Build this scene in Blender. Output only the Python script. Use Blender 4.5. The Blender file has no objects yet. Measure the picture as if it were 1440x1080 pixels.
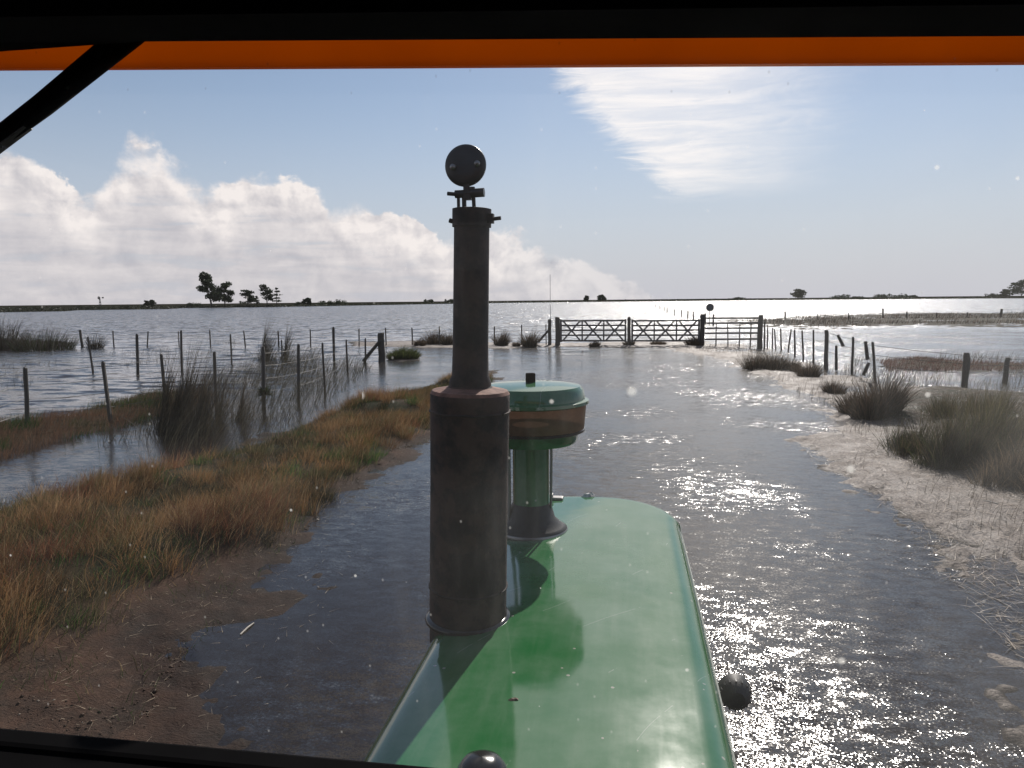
import bpy, math, random
import numpy as np
from mathutils import Vector, Matrix
rng = np.random.default_rng(7); random.seed(7)
S = bpy.context.scene; COL = S.collection
# ------------------------------------------------------------------ camera
FPX, CX, CY = 1040.0, 720.0, 540.0
YAW, PITCH, ROLL, EYE = math.radians(9.0), math.radians(6.42), math.radians(0.56), 2.4
_f0 = np.array([-math.sin(YAW), math.cos(YAW), 0]); _r0 = np.array([math.cos(YAW), math.sin(YAW), 0]); _z = np.array([0, 0, 1.])
FW = _f0*math.cos(PITCH) - _z*math.sin(PITCH); _u = _z*math.cos(PITCH) + _f0*math.sin(PITCH)
RT = _r0*math.cos(ROLL) - _u*math.sin(ROLL); UP = _u*math.cos(ROLL) + _r0*math.sin(ROLL)
cam = bpy.data.cameras.new('camera'); co = bpy.data.objects.new('camera', cam); COL.objects.link(co)
co.matrix_world = Matrix(((RT[0], UP[0], -FW[0], 0), (RT[1], UP[1], -FW[1], 0), (RT[2], UP[2], -FW[2], EYE), (0, 0, 0, 1)))
cam.sensor_width = 36; cam.lens = 36*FPX/1440; cam.clip_start = 0.02; cam.clip_end = 9000
S.camera = co
def ray(px, py): return FW + RT*(px-CX)/FPX - UP*(py-CY)/FPX
def G(px, py, z=0.0):
    d = ray(px, py); return np.array([0, 0, EYE]) + d*((z-EYE)/d[2])
def PY(px, py, y):
    d = ray(px, py); return np.array([0, 0, EYE]) + d*(y/d[1])
def azel(px, py):
    d = ray(px, py); d = d/np.linalg.norm(d); return math.degrees(math.atan2(d[0], d[1])), math.degrees(math.asin(d[2]))
def far(px, dist, z=0.4):
    d = ray(px, 423); d = d/np.hypot(d[0], d[1]); return np.array([d[0]*dist, d[1]*dist, z])
# ------------------------------------------------------------------ light
SUN_EL, SUN_AZ = math.radians(37.5), math.radians(10)
sd = bpy.data.lights.new('sun', 'SUN'); sd.energy = 3.6; sd.angle = math.radians(0.53); sd.color = (1, .955, .88)
so = bpy.data.objects.new('sun', sd); COL.objects.link(so)
sunv = Vector((math.sin(SUN_AZ)*math.cos(SUN_EL), math.cos(SUN_AZ)*math.cos(SUN_EL), math.sin(SUN_EL)))
so.rotation_euler = sunv.to_track_quat('Z', 'Y').to_euler(); so.location = (0, 0, 60)

class NT:                                                   # tiny node-tree writer
    def __init__(s, tree): s.t = tree; s.t.nodes.clear()
    def n(s, typ, ins=None, **kw):
        nd = s.t.nodes.new(typ)
        for k, v in kw.items(): setattr(nd, k, v)
        for k, v in (ins or {}).items(): s.put(nd.inputs[k], v)
        return nd
    def put(s, sock, v):
        if hasattr(v, 'is_linked') or hasattr(v, 'links'): s.t.links.new(v, sock)
        elif hasattr(v, 'outputs'): s.t.links.new(v.outputs[0], sock)
        else:
            if sock.type == 'RGBA' and len(v) == 3: v = (*v, 1)
            sock.default_value = v
    def m(s, op, a, b=None, c=None, clamp=False):
        nd = s.t.nodes.new('ShaderNodeMath'); nd.operation = op; nd.use_clamp = clamp
        for i, v in enumerate((a, b, c)):
            if v is not None: s.put(nd.inputs[i], v)
        return nd.outputs[0]
    def ss(s, v, lo, hi):
        nd = s.n('ShaderNodeMapRange', interpolation_type='SMOOTHSTEP'); s.put(nd.inputs[0], v)
        s.put(nd.inputs[1], lo); s.put(nd.inputs[2], hi); return nd.outputs[0]
    def noise(s, vec, scale, detail=3, rough=.55, dist=0.0, dim='3D'):
        nd = s.n('ShaderNodeTexNoise', {'Scale': scale, 'Detail': detail, 'Roughness': rough, 'Distortion': dist}, noise_dimensions=dim)
        if vec is not None: s.put(nd.inputs['Vector'], vec)
        return nd
    def mix(s, f, a, b):
        nd = s.n('ShaderNodeMix', data_type='RGBA'); s.put(nd.inputs[0], f); s.put(nd.inputs[6], a); s.put(nd.inputs[7], b); return nd.outputs[2]
    def xyz(s, x, y, z):
        return s.n('ShaderNodeCombineXYZ', {0: x, 1: y, 2: z}).outputs[0]

W = bpy.data.worlds.new('World'); S.world = W; W.use_nodes = True
w = NT(W.node_tree)
out = w.n('ShaderNodeOutputWorld')
sky = w.n('ShaderNodeTexSky', sky_type='NISHITA', sun_disc=False, sun_elevation=SUN_EL, sun_rotation=SUN_AZ, altitude=30, air_density=1.0, dust_density=0.25, ozone_density=1.6)
D = w.n('ShaderNodeTexCoord').outputs['Generated']
sep = w.n('ShaderNodeSeparateXYZ', {0: D})
AZ = w.m('MULTIPLY', w.m('ARCTAN2', sep.outputs[0], sep.outputs[1]), 57.29578)
EL = w.m('MULTIPLY', w.m('ARCSINE', sep.outputs[2]), 57.29578)
P2 = w.xyz(AZ, EL, 0.0)
# cumulus bank: the height of its top against azimuth
top_px = [(-120, 190), (0, 205), (60, 235), (110, 262), (150, 250), (172, 203), (205, 198), (238, 222), (262, 232), (300, 262), (350, 240), (420, 248), (460, 275), (520, 290), (600, 318), (660, 330), (700, 325), (760, 352), (820, 372), (880, 388), (920, 402)]
pts = [azel(*p) for p in top_px]
fc = w.n('ShaderNodeFloatCurve')
cv = fc.mapping.curves[0]
P = [(-180, 7), (-130, 10), (-90, 6), (-65, 11), (-52, 8.5)] + pts + [(6, -1.5), (60, -1.5), (95, 5), (140, 8), (180, 7)]
while len(cv.points) < len(P): cv.points.new(.5, .5)
for q, (a, e) in zip(cv.points, P): q.location = ((a+180)/360, (e+5)/40); q.handle_type = 'AUTO_CLAMPED'
fc.mapping.update()
w.put(fc.inputs['Value'], w.m('DIVIDE', w.m('ADD', AZ, 180), 360.0))
TOP = w.m('SUBTRACT', w.m('MULTIPLY', fc.outputs[0], 40.0), 5.0)
n1 = w.noise(P2, .30, 9, .60, .15).outputs[0]
n1b = w.noise(w.xyz(AZ, w.m('MULTIPLY', EL, 2.2), 3.0), .12, 6, .6, .5).outputs[0]
depth = w.m('SUBTRACT', w.m('ADD', TOP, w.m('MULTIPLY', w.m('SUBTRACT', n1, .5), 5.5)), EL)
soft = w.m('ADD', .16, w.m('MULTIPLY', w.ss(n1b, .4, .7), 2.0))
m1 = w.ss(depth, -.12, soft)
streak = w.noise(w.xyz(w.m('MULTIPLY', AZ, .14), w.m('MULTIPLY', EL, 1.1), 9.0), 1.0, 5, .55, .4).outputs[0]
gap = w.m('MULTIPLY', w.ss(streak, .50, .68), w.ss(depth, 2.2, 4.5))
m1 = w.m('MULTIPLY', m1, w.m('SUBTRACT', 1.0, w.m('MULTIPLY', gap, .55)))
m1 = w.m('MULTIPLY', m1, w.m('SUBTRACT', 1.0, w.m('MULTIPLY', w.ss(AZ, -16.0, 2.0), .55)))
cA = w.noise(P2, .42, 8, .58, .3).outputs[0]
cB = w.noise(w.n('ShaderNodeVectorMath', {0: P2, 1: (.55, .75, 0)}, operation='ADD').outputs[0], .42, 8, .58, .3).outputs[0]
relief = w.m('MULTIPLY', w.m('SUBTRACT', cB, cA), w.m('SUBTRACT', 2.4, w.m('MULTIPLY', w.ss(depth, .5, 5.0), 1.7)))
low = w.m('MULTIPLY', w.ss(depth, .8, 6.0), .50)
shade = w.m('ADD', w.m('ADD', low, .16), w.m('ADD', relief, w.m('MULTIPLY', w.m('SUBTRACT', streak, .5), .7)), clamp=True)
c1 = w.mix(shade, (.78, .745, .725), (.38, .385, .43))
# thin cirrus patch spreading up towards the sun
wn = w.m('MULTIPLY', w.m('SUBTRACT', w.noise(w.xyz(w.m('MULTIPLY', AZ, .2), w.m('MULTIPLY', EL, .9), 1.0), 1.0, 7, .68, 1.2).outputs[0], .5), 7.5)
LE = w.m('ADD', w.m('SUBTRACT', AZ, w.m('SUBTRACT', 9.7, w.m('MULTIPLY', EL, .96))), wn)
m2 = w.m('MULTIPLY', w.ss(LE, -.9, w.m('ADD', 1.0, w.m('MULTIPLY', n1b, 3.0))), w.ss(w.m('ADD', EL, w.m('MULTIPLY', wn, .25)), 6.9, 8.6))
RE = w.m('ADD', 8.0, w.m('MULTIPLY', EL, .28))
m2 = w.m('MULTIPLY', m2, w.m('SUBTRACT', 1.0, w.ss(w.m('ADD', AZ, wn), w.m('SUBTRACT', RE, 8.0), w.m('ADD', RE, 5.0))))
st2 = w.noise(w.xyz(w.m('MULTIPLY', AZ, .10), w.m('MULTIPLY', EL, 1.0), 5.0), 1.0, 6, .6, .6).outputs[0]
m2 = w.m('MULTIPLY', m2, w.m('ADD', .46, w.m('MULTIPLY', w.ss(st2, .30, .70), .46)))
m2 = w.m('MULTIPLY', m2, w.m('SUBTRACT', 1.0, w.ss(EL, 44, 60)), clamp=True)
# cloud seen against the sun: brighter the smaller the angle to the sun
cosS = w.n('ShaderNodeVectorMath', {0: D, 1: tuple(sunv)}, operation='DOT_PRODUCT').outputs['Value']
glow = w.m('POWER', w.m('MAXIMUM', cosS, 0.0), 30.0)
c2 = w.n('ShaderNodeVectorMath', {0: (.88, .85, .82), 'Scale': w.m('ADD', 1.0, w.m('MULTIPLY', glow, .55))}, operation='SCALE').outputs[0]
haze_f = w.m('ADD', .14, w.m('MULTIPLY', w.m('SUBTRACT', 1.0, w.ss(EL, -1.0, 17.0)), .80))
bg_sky = w.n('ShaderNodeBackground', {'Color': sky.outputs[0], 'Strength': .072})
bg_air = w.n('ShaderNodeBackground', {'Color': (.45, .475, .545), 'Strength': 1.0})
bg1 = w.n('ShaderNodeBackground', {'Color': c1, 'Strength': 1.0})
bg2 = w.n('ShaderNodeBackground', {'Color': c2, 'Strength': 1.0})
mx0 = w.n('ShaderNodeMixShader', {0: haze_f, 1: bg_sky, 2: bg_air})
mx = w.n('ShaderNodeMixShader', {0: m2, 1: mx0, 2: bg2}); mx = w.n('ShaderNodeMixShader', {0: m1, 1: mx, 2: bg1})
w.t.links.new(mx.outputs[0], out.inputs[0])
S.view_settings.view_transform = 'Standard'; S.view_settings.look = 'None'; S.view_settings.exposure = 0.28; S.view_settings.gamma = 1.0
S.view_settings.use_curve_mapping = False
S.cycles.use_denoising = True; S.cycles.denoising_prefilter = 'ACCURATE'; S.cycles.max_bounces = 7; S.cycles.transparent_max_bounces = 24
S.cycles.sample_clamp_indirect = 6.0; S.cycles.caustics_reflective = False; S.cycles.caustics_refractive = False

# ------------------------------------------------------------------ materials
def mat(name):
    m = bpy.data.materials.new(name); m.use_nodes = True; t = NT(m.node_tree); return m, t
def fin(t, sh): t.t.links.new(sh.outputs[0], t.n('ShaderNodeOutputMaterial').inputs[0])
def pbr(name, col, rough=.6, metal=0, var=.25, scale=8, bump=0, coat=0, spec=.5, col2=None, detail=5, lo=.35, hi=.65):
    m, t = mat(name); p = t.n('ShaderNodeTexCoord').outputs['Object']
    nz = t.noise(p, scale, detail, .6).outputs[0]
    c2 = col2 or tuple(c*(1-var) for c in col)
    c = t.mix(t.ss(nz, lo, hi), col, c2)
    b = t.n('ShaderNodeBsdfPrincipled', {'Base Color': c, 'Roughness': t.m('ADD', rough, t.m('MULTIPLY', t.m('SUBTRACT', nz, .5), .25), clamp=True), 'Metallic': metal, 'Coat Weight': coat, 'Specular IOR Level': spec})
    if bump: t.put(b.inputs['Normal'], t.n('ShaderNodeBump', {'Strength': .6, 'Distance': bump, 'Height': t.noise(p, scale*3, 5, .6).outputs[0]}))
    fin(t, b); return m
def wood(name, col):
    m, t = mat(name); p = t.n('ShaderNodeTexCoord').outputs['Object']
    mp = t.n('ShaderNodeMapping', {0: p, 3: (1, 1, .12)}).outputs[0]
    g = t.noise(mp, 40, 5, .65).outputs[0]; g2 = t.noise(p, 2.5, 3).outputs[0]
    c = t.mix(t.ss(g, .35, .7), col, tuple(x*.45 for x in col)); c = t.mix(t.m('MULTIPLY', t.ss(g2, .45, .7), .5), c, (.13, .12, .10))
    b = t.n('ShaderNodeBsdfPrincipled', {'Base Color': c, 'Roughness': .85, 'Normal': t.n('ShaderNodeBump', {'Distance': .01, 'Height': g})}); fin(t, b); return m
def leafmat(name, trans=.4, rough=.55):
    m, t = mat(name); a = t.n('ShaderNodeAttribute', attribute_name='tint').outputs[0]
    b = t.n('ShaderNodeBsdfPrincipled', {'Base Color': a, 'Roughness': rough, 'Specular IOR Level': .12})
    tr = t.n('ShaderNodeBsdfTranslucent', {'Color': a}); fin(t, t.n('ShaderNodeMixShader', {0: trans, 1: b, 2: tr})); return m
M = {}
M['grass'] = leafmat('grass_blades', .5); M['reed'] = leafmat('reed_blades', .3); M['leaf'] = leafmat('tree_leaves', .25)
M['straw'] = leafmat('flat_straw', .15, .4)
M['post'] = wood('weathered_post', (.095, .08, .068)); M['gatewood'] = wood('grey_gate_wood', (.15, .135, .13)); M['bark'] = pbr('bark', (.06, .05, .04), .9)
M['wire'] = pbr('fence_wire', (.10, .095, .09), .6, .6)
M['sign'] = pbr('sign_metal', (.16, .155, .15), .5, .3); M['pole'] = pbr('thin_pole', (.25, .25, .26), .5, .5)
M['black'] = pbr('cab_black', (.0025, .0022, .0025), .9, spec=.05); M['rubber'] = pbr('black_rubber', (.015, .015, .016), .55, bump=.001, scale=60)
M['gloss_black'] = pbr('glossy_black', (.012, .012, .013), .2)
M['steel'] = pbr('dull_steel', (.32, .31, .30), .4, .8); M['engine'] = pbr('engine_grey_green', (.02, .05, .025), .6)
M['tyre'] = pbr('tyre', (.02, .02, .021), .85); M['yellow'] = pbr('rim_yellow', (.55, .38, .03), .4)
M['rust'] = pbr('rusty_muffler', (.058, .031, .024), .85, 0, scale=13, bump=.004, col2=(.008, .006, .007), lo=.43, hi=.57, detail=10)
M['rustpipe'] = pbr('sooty_pipe', (.050, .030, .024), .8, 0, scale=12, bump=.003, col2=(.010, .009, .010), lo=.4, hi=.62, detail=9)
M['rustlight'] = pbr('bright_rust', (.26, .13, .09), .8, 0, scale=30, col2=(.13, .06, .045))
M['capmetal'] = pbr('dark_cap_metal', (.028, .028, .033), .38, .3, scale=25)
M['twig'] = pbr('bleached_twig', (.45, .40, .33), .7); M['deadleaf'] = pbr('dead_leaf', (.10, .055, .03), .7, scale=60); M['pale'] = pbr('pale_mud', (.62, .62, .58), .7, scale=60, col2=(.35, .34, .32))
def m_green():
    m, t = mat('green_tractor_paint'); p = t.n('ShaderNodeTexCoord').outputs['Object']
    dust = t.noise(p, 5, 6, .65).outputs[0]; mp = t.n('ShaderNodeMapping', {0: p, 3: (9, .7, 3)}).outputs[0]; st = t.noise(mp, 5, 4, .6).outputs[0]
    sp = t.n('ShaderNodeTexVoronoi', {'Vector': p, 'Scale': 26.0}); spd = t.m('MULTIPLY', t.m('LESS_THAN', sp.outputs[0], .09), t.m('GREATER_THAN', t.noise(p, 3.1, 2).outputs[0], .54))
    c = t.mix(t.ss(dust, .3, .75), (.014, .130, .034), (.026, .150, .052))
    df = t.m('ADD', t.m('MULTIPLY', t.ss(dust, .25, .8), .17), t.m('MULTIPLY', t.ss(st, .4, .8), .06))
    c = t.mix(df, c, (.40, .39, .34)); c = t.mix(t.m('MULTIPLY', spd, .8), c, (.40, .38, .33))
    sc = t.n('ShaderNodeTexWave', {'Vector': t.n('ShaderNodeMapping', {0: p, 2: (0, 0, .5)}).outputs[0], 'Scale': 2.2, 'Distortion': 9.0, 'Detail': 2.0, 'Detail Scale': .6})
    scr = t.m('MULTIPLY', t.m('GREATER_THAN', sc.outputs[1], .99993), t.m('GREATER_THAN', dust, .55)); c = t.mix(t.m('MULTIPLY', scr, .6), c, (.5, .52, .48))
    r = t.m('ADD', .06, t.m('MULTIPLY', t.m('ADD', t.ss(dust, .3, .8), t.m('MULTIPLY', st, .6)), .06))
    b = t.n('ShaderNodeBsdfPrincipled', {'Base Color': c, 'Roughness': r, 'Specular IOR Level': .62, 'Coat Weight': .2, 'Coat Roughness': .05,
         'Normal': t.n('ShaderNodeBump', {'Strength': .25, 'Distance': .006, 'Height': t.noise(p, 6, 2).outputs[0]})}); fin(t, b); return m
M['green'] = m_green()
def m_bowl():
    m, t = mat('dusty_bowl_plastic'); p = t.n('ShaderNodeTexCoord').outputs['Object']; nz = t.noise(p, 9, 5, .6).outputs[0]
    c = t.mix(t.ss(nz, .35, .65), (.42, .25, .15), (.24, .135, .085))
    b = t.n('ShaderNodeBsdfPrincipled', {'Base Color': c, 'Roughness': .3}); tl = t.n('ShaderNodeBsdfTranslucent', {'Color': c})
    tp = t.n('ShaderNodeBsdfTransparent', {'Color': (.8, .6, .48)})
    x = t.n('ShaderNodeMixShader', {0: .5, 1: b, 2: tl}); fin(t, t.n('ShaderNodeMixShader', {0: .22, 1: x, 2: tp})); return m
M['bowl'] = m_bowl()
def m_orange():
    m, t = mat('orange_visor_plastic'); p = t.n('ShaderNodeTexCoord').outputs['Object']; nz = t.noise(p, 7, 3).outputs[0]
    c = t.mix(nz, (.70, .28, .012), (.56, .21, .009))
    b = t.n('ShaderNodeBsdfPrincipled', {'Base Color': c, 'Roughness': .45}); tl = t.n('ShaderNodeBsdfTranslucent', {'Color': c})
    fin(t, t.n('ShaderNodeMixShader', {0: .6, 1: b, 2: tl})); return m
M['orange'] = m_orange()
def m_glass():
    m, t = mat('dusty_windscreen_glass'); p = t.n('ShaderNodeTexCoord').outputs['Object']
    sx_ = t.n('ShaderNodeSeparateXYZ', {0: p}); p2 = t.xyz(sx_.outputs[0], sx_.outputs[2], 0.0); v = t.n('ShaderNodeTexVoronoi', {'Vector': p2, 'Scale': 15.0, 'Randomness': 1.0}, voronoi_dimensions='2D'); ran = t.n('ShaderNodeSeparateColor', {0: v.outputs['Color']})
    rad = t.m('MULTIPLY', t.m('POWER', ran.outputs[0], 5.0), .10)
    on = t.m('GREATER_THAN', t.m('ADD', ran.outputs[1], t.m('MULTIPLY', t.n('ShaderNodeSeparateXYZ', {0: p}).outputs[0], .5)), .62)
    spot = t.m('MULTIPLY', t.m('SUBTRACT', 1.0, t.ss(v.outputs[0], t.m('MULTIPLY', rad, .25), rad)), on)
    v2 = t.n('ShaderNodeTexVoronoi', {'Vector': t.n('ShaderNodeMapping', {0: p2, 1: (3, 1, 2), 3: (1, .8, 1)}).outputs[0], 'Scale': 60.0}, voronoi_dimensions='2D'); ran2 = t.n('ShaderNodeSeparateColor', {0: v2.outputs['Color']})
    spot2 = t.m('MULTIPLY', t.m('SUBTRACT', 1.0, t.ss(v2.outputs[0], .03, .10)), t.m('GREATER_THAN', ran2.outputs[0], .93))
    film = t.ss(t.noise(p, 3.2, 5, .6, .6).outputs[0], .35, .8); smear = t.ss(t.noise(t.n('ShaderNodeMapping', {0: p, 2: (0, .5, 0), 3: (9, 9, 1.6)}).outputs[0], 3, 4, .6).outputs[0], .5, .8)
    d = t.m('ADD', t.m('ADD', .006, t.m('MULTIPLY', film, t.m('ADD', .010, t.m('MULTIPLY', t.ss(sx_.outputs[0], -.15, .30), .058)))), t.m('MULTIPLY', smear, t.m('ADD', .006, t.m('MULTIPLY', t.ss(sx_.outputs[0], -.3, .1), .014))))
    d = t.m('ADD', d, t.m('ADD', t.m('MULTIPLY', spot, .42), t.m('MULTIPLY', spot2, .14)), clamp=True)
    dust = t.n('ShaderNodeBsdfTranslucent', {'Color': (.80, .77, .74)}); tp = t.n('ShaderNodeBsdfTransparent', {'Color': (.975, .950, .953)})
    gl = t.n('ShaderNodeBsdfGlossy', {'Color': (1, 1, 1), 'Roughness': .02})
    x = t.n('ShaderNodeMixShader', {0: d, 1: tp, 2: dust}); fin(t, t.n('ShaderNodeMixShader', {0: .006, 1: x, 2: gl})); return m
M['glass'] = m_glass()
def m_clear():
    m, t = mat('clear_glass_face'); fin(t, t.n('ShaderNodeBsdfTransparent', {'Color': (.985, .99, .985)})); return m
M['clearglass'] = m_clear()
def m_water():
    m, t = mat('flood_water'); p = t.n('ShaderNodeNewGeometry').outputs['Position']; sp = t.n('ShaderNodeSeparateXYZ', {0: p})
    open_ = t.m('MAXIMUM', t.ss(sp.outputs[1], 22.0, 70.0), t.m('MULTIPLY', t.ss(t.m('MULTIPLY', sp.outputs[0], -1.0), 7.5, 14.0), .5))
    shel = t.m('MULTIPLY', t.ss(sp.outputs[0], 4.5, 8.0), t.m('SUBTRACT', 1.0, t.ss(sp.outputs[1], 50.0, 70.0))); open_ = t.m('MULTIPLY', open_, t.m('SUBTRACT', 1.0, t.m('MULTIPLY', shel, .9)))
    def wave(sx, sy, sc, det, amp, z):
        mp = t.n('ShaderNodeMapping', {0: p, 1: (z, z*.7, 0), 2: (0, 0, .22), 3: (sx, sy, 1)}).outputs[0]
        nz = t.noise(mp, sc, det, .6).outputs['Color']; v = t.n('ShaderNodeVectorMath', {0: nz, 1: (.5, .5, .5)}, operation='SUBTRACT').outputs[0]
        return t.n('ShaderNodeVectorMath', {0: v, 'Scale': amp}, operation='SCALE').outputs[0]
    wind = t.ss(t.noise(p, .30, 3).outputs[0], .42, .60)
    gate = t.m('MULTIPLY', t.m('ADD', .25, t.m('MULTIPLY', wind, .62)), t.m('ADD', .45, t.m('ADD', t.m('MULTIPLY', t.ss(sp.outputs[0], -2.5, -.8), .55), t.m('MULTIPLY', shel, 1.0))))
    near = t.n('ShaderNodeVectorMath', {0: wave(.7, 1.35, 7.5, 2, gate, 0.0), 1: wave(1, 1.15, 58, 1, t.m('MULTIPLY', gate, 1.15), 3.0)}, operation='ADD').outputs[0]
    fa = t.n('ShaderNodeVectorMath', {0: wave(.5, 1.3, 1.6, 4, 2.5, 7.0), 1: wave(.6, 1.2, .5, 3, .8, 9.0)}, operation='ADD').outputs[0]
    tot = t.n('ShaderNodeMix', {0: open_, 4: near, 5: fa}, data_type='VECTOR').outputs[1]
    sq = t.n('ShaderNodeSeparateXYZ', {0: tot}); nrm = t.n('ShaderNodeVectorMath', {0: t.xyz(sq.outputs[0], sq.outputs[1], 1.0)}, operation='NORMALIZE').outputs[0]
    mud = t.mix(t.noise(p, .35, 4).outputs[0], (.078, .054, .040), (.045, .036, .032))
    df = t.n('ShaderNodeBsdfDiffuse', {'Color': mud}); tp = t.n('ShaderNodeBsdfTransparent', {'Color': (.72, .62, .52)})
    body = t.n('ShaderNodeMixShader', {0: .22, 1: tp, 2: df})
    gl = t.n('ShaderNodeBsdfGlossy', {'Color': (1, 1, 1), 'Roughness': t.m('ADD', .14, t.m('MULTIPLY', open_, .075)), 'Normal': nrm})
    fr = t.n('ShaderNodeFresnel', {'IOR': 1.33, 'Normal': nrm})
    fin(t, t.n('ShaderNodeMixShader', {0: fr.outputs[0], 1: body, 2: gl})); return m
M['water'] = m_water()
def m_ground():
    m, t = mat('wet_earth_and_straw'); p = t.n('ShaderNodeTexCoord').outputs['Object']; a = t.n('ShaderNodeSeparateColor', {0: t.n('ShaderNodeAttribute', attribute_name='cover').outputs[0]})
    n1 = t.noise(p, 2.2, 6, .65).outputs[0]; n2 = t.noise(p, 38, 4, .7).outputs[0]; n3 = t.noise(t.n('ShaderNodeMapping', {0: p, 3: (1, 2.6, 1)}).outputs[0], 30, 4, .7).outputs[0]
    dirt = t.mix(t.ss(n1, .3, .7), (.085, .046, .030), (.036, .026, .020)); dirt = t.mix(t.m('MULTIPLY', t.ss(n2, .52, .70), .5), dirt, (.13, .085, .06))
    straw = t.mix(t.ss(n3, .40, .58), (.30, .245, .20), (.085, .063, .05)); straw = t.mix(t.m('MULTIPLY', t.ss(n1, .5, .75), .4), straw, (.13, .105, .08))
    mud = t.mix(t.ss(n1, .35, .65), (.050, .034, .025), (.026, .022, .020))
    turf = t.mix(t.ss(n1, .35, .65), (.055, .034, .018), (.022, .026, .010))
    c = t.mix(a.outputs[0], mud, dirt); c = t.mix(a.outputs[1], c, straw); c = t.mix(a.outputs[2], c, turf)
    wet = t.m('SUBTRACT', 1.0, t.ss(t.m('ADD', t.n('ShaderNodeSeparateXYZ', {0: p}).outputs[2], t.m('MULTIPLY', t.m('SUBTRACT', n1, .5), .05)), .0, .05)); wg = t.m('MULTIPLY', wet, t.m('SUBTRACT', 1.0, a.outputs[1]))
    c = t.mix(t.m('MULTIPLY', wg, .62), c, (.012, .009, .008))
    b = t.n('ShaderNodeBsdfPrincipled', {'Base Color': c, 'Roughness': t.m('SUBTRACT', t.m('ADD', t.m('SUBTRACT', .66, t.m('MULTIPLY', wg, .06)), t.m('MULTIPLY', n2, .35)), t.m('MULTIPLY', a.outputs[1], t.m('ADD', .14, t.m('MULTIPLY', t.ss(n1, .42, .62), .20)))), 'Specular IOR Level': t.m('ADD', t.m('ADD', .10, t.m('MULTIPLY', wg, .04)), t.m('MULTIPLY', a.outputs[1], .35)), 'Normal': t.n('ShaderNodeBump', {'Strength': .8, 'Distance': .02, 'Height': t.m('ADD', n2, n3)})}); fin(t, b); return m
M['ground'] = m_ground()
M['farland'] = pbr('far_grassland', (.030, .030, .022), 1.0, scale=.02, spec=0)

# ------------------------------------------------------------------ mesh helpers
ORG = {}
def link(o, parent=None, org=None):
    COL.objects.link(o)
    if parent is not None: o.parent = parent
    return o
def empty(name, loc, label, cat, group=None):
    o = bpy.data.objects.new(name, None); o.empty_display_size = .1; o.location = loc; COL.objects.link(o); ORG[o.name] = Vector(loc)
    return tag(o, label, cat, group)
def tag(o, label, cat, group=None):
    o['label'] = label; o['category'] = cat
    if group: o['group'] = group
    return o
class MB:
    def __init__(s): s.v = []; s.f = []
    def add(s, vs, fs):
        k = len(s.v); s.v += [tuple(map(float, x)) for x in vs]; s.f += [tuple(i+k for i in f) for f in fs]; return s
    def box(s, c, d, rot=None):
        c = Vector(c); R = rot or Matrix.Identity(3); h = [x/2 for x in d]
        vs = [c + R @ Vector((h[0]*i, h[1]*j, h[2]*k)) for i in (-1, 1) for j in (-1, 1) for k in (-1, 1)]
        return s.add(vs, [(0, 1, 3, 2), (4, 6, 7, 5), (0, 4, 5, 1), (2, 3, 7, 6), (0, 2, 6, 4), (1, 5, 7, 3)])
    def beam(s, a, b, w, h, up=(0, 0, 1)):
        a = Vector(a); b = Vector(b); z = (b-a); L = z.length; z.normalize(); x = z.cross(Vector(up))
        if x.length < 1e-4: x = z.cross(Vector((0, 1, 0)))
        x.normalize(); y = x.cross(z)
        return s.box((a+b)/2, (w, h, L), Matrix((x, y, z)).transposed())
    def tube(s, pts, rad, n=8, caps=True):
        pts = [Vector(p) for p in pts]; r = rad if hasattr(rad, '__len__') else [rad]*len(pts); vs = []
        for i, p in enumerate(pts):
            d = (pts[min(i+1, len(pts)-1)] - pts[max(i-1, 0)]).normalized(); x = d.cross(Vector((0, 1, 0) if abs(d.y) < .9 else (1, 0, 0))).normalized(); y = d.cross(x)
            vs += [p + (x*math.cos(2*math.pi*k/n) + y*math.sin(2*math.pi*k/n))*r[i] for k in range(n)]
        fs = [(i*n+k, i*n+(k+1) % n, (i+1)*n+(k+1) % n, (i+1)*n+k) for i in range(len(pts)-1) for k in range(n)]
        if caps: fs += [tuple(range(n)), tuple((len(pts)-1)*n+k for k in range(n))]
        return s.add(vs, fs)
    def lathe(s, prof, c, n=48, caps=True, rot=None):
        c = Vector(c); R = rot or Matrix.Identity(3)
        vs = [c + R @ Vector((r*math.cos(2*math.pi*k/n), r*math.sin(2*math.pi*k/n), z)) for r, z in prof for k in range(n)]
        fs = [(i*n+k, i*n+(k+1) % n, (i+1)*n+(k+1) % n, (i+1)*n+k) for i in range(len(prof)-1) for k in range(n)]
        if caps: fs += [tuple(range(n)), tuple((len(prof)-1)*n+k for k in range(n))]
        return s.add(vs, fs)
    def turn(s, piv, R):
        s.v = [tuple(R @ (Vector(v)-Vector(piv)) + Vector(piv)) for v in s.v]; return s
    def mesh(s, name, m, org=(0, 0, 0), smooth=None):
        me = bpy.data.meshes.new(name); me.from_pydata([(x-org[0], y-org[1], z-org[2]) for x, y, z in s.v], [], s.f); me.materials.append(m)
        import bmesh; bm = bmesh.new(); bm.from_mesh(me); bmesh.ops.recalc_face_normals(bm, faces=bm.faces); bm.to_mesh(me); bm.free()
        if smooth is not None:
            me.shade_smooth()
            if smooth: me.set_sharp_from_angle(angle=math.radians(smooth))
        return me
    def build(s, name, m, parent=None, smooth=None, org=None, bevel=0):
        o0 = org if org is not None else ((0, 0, 0) if parent is None else ORG[parent.name])
        me = s.mesh(name, m, o0, smooth); o = bpy.data.objects.new(name, me)
        if parent is None: o.location = o0
        link(o, parent); ORG[o.name] = Vector(o0)
        if bevel:
            b = o.modifiers.new('b', 'BEVEL'); b.width = bevel; b.segments = 2; b.limit_method = 'ANGLE'
        return o
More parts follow.
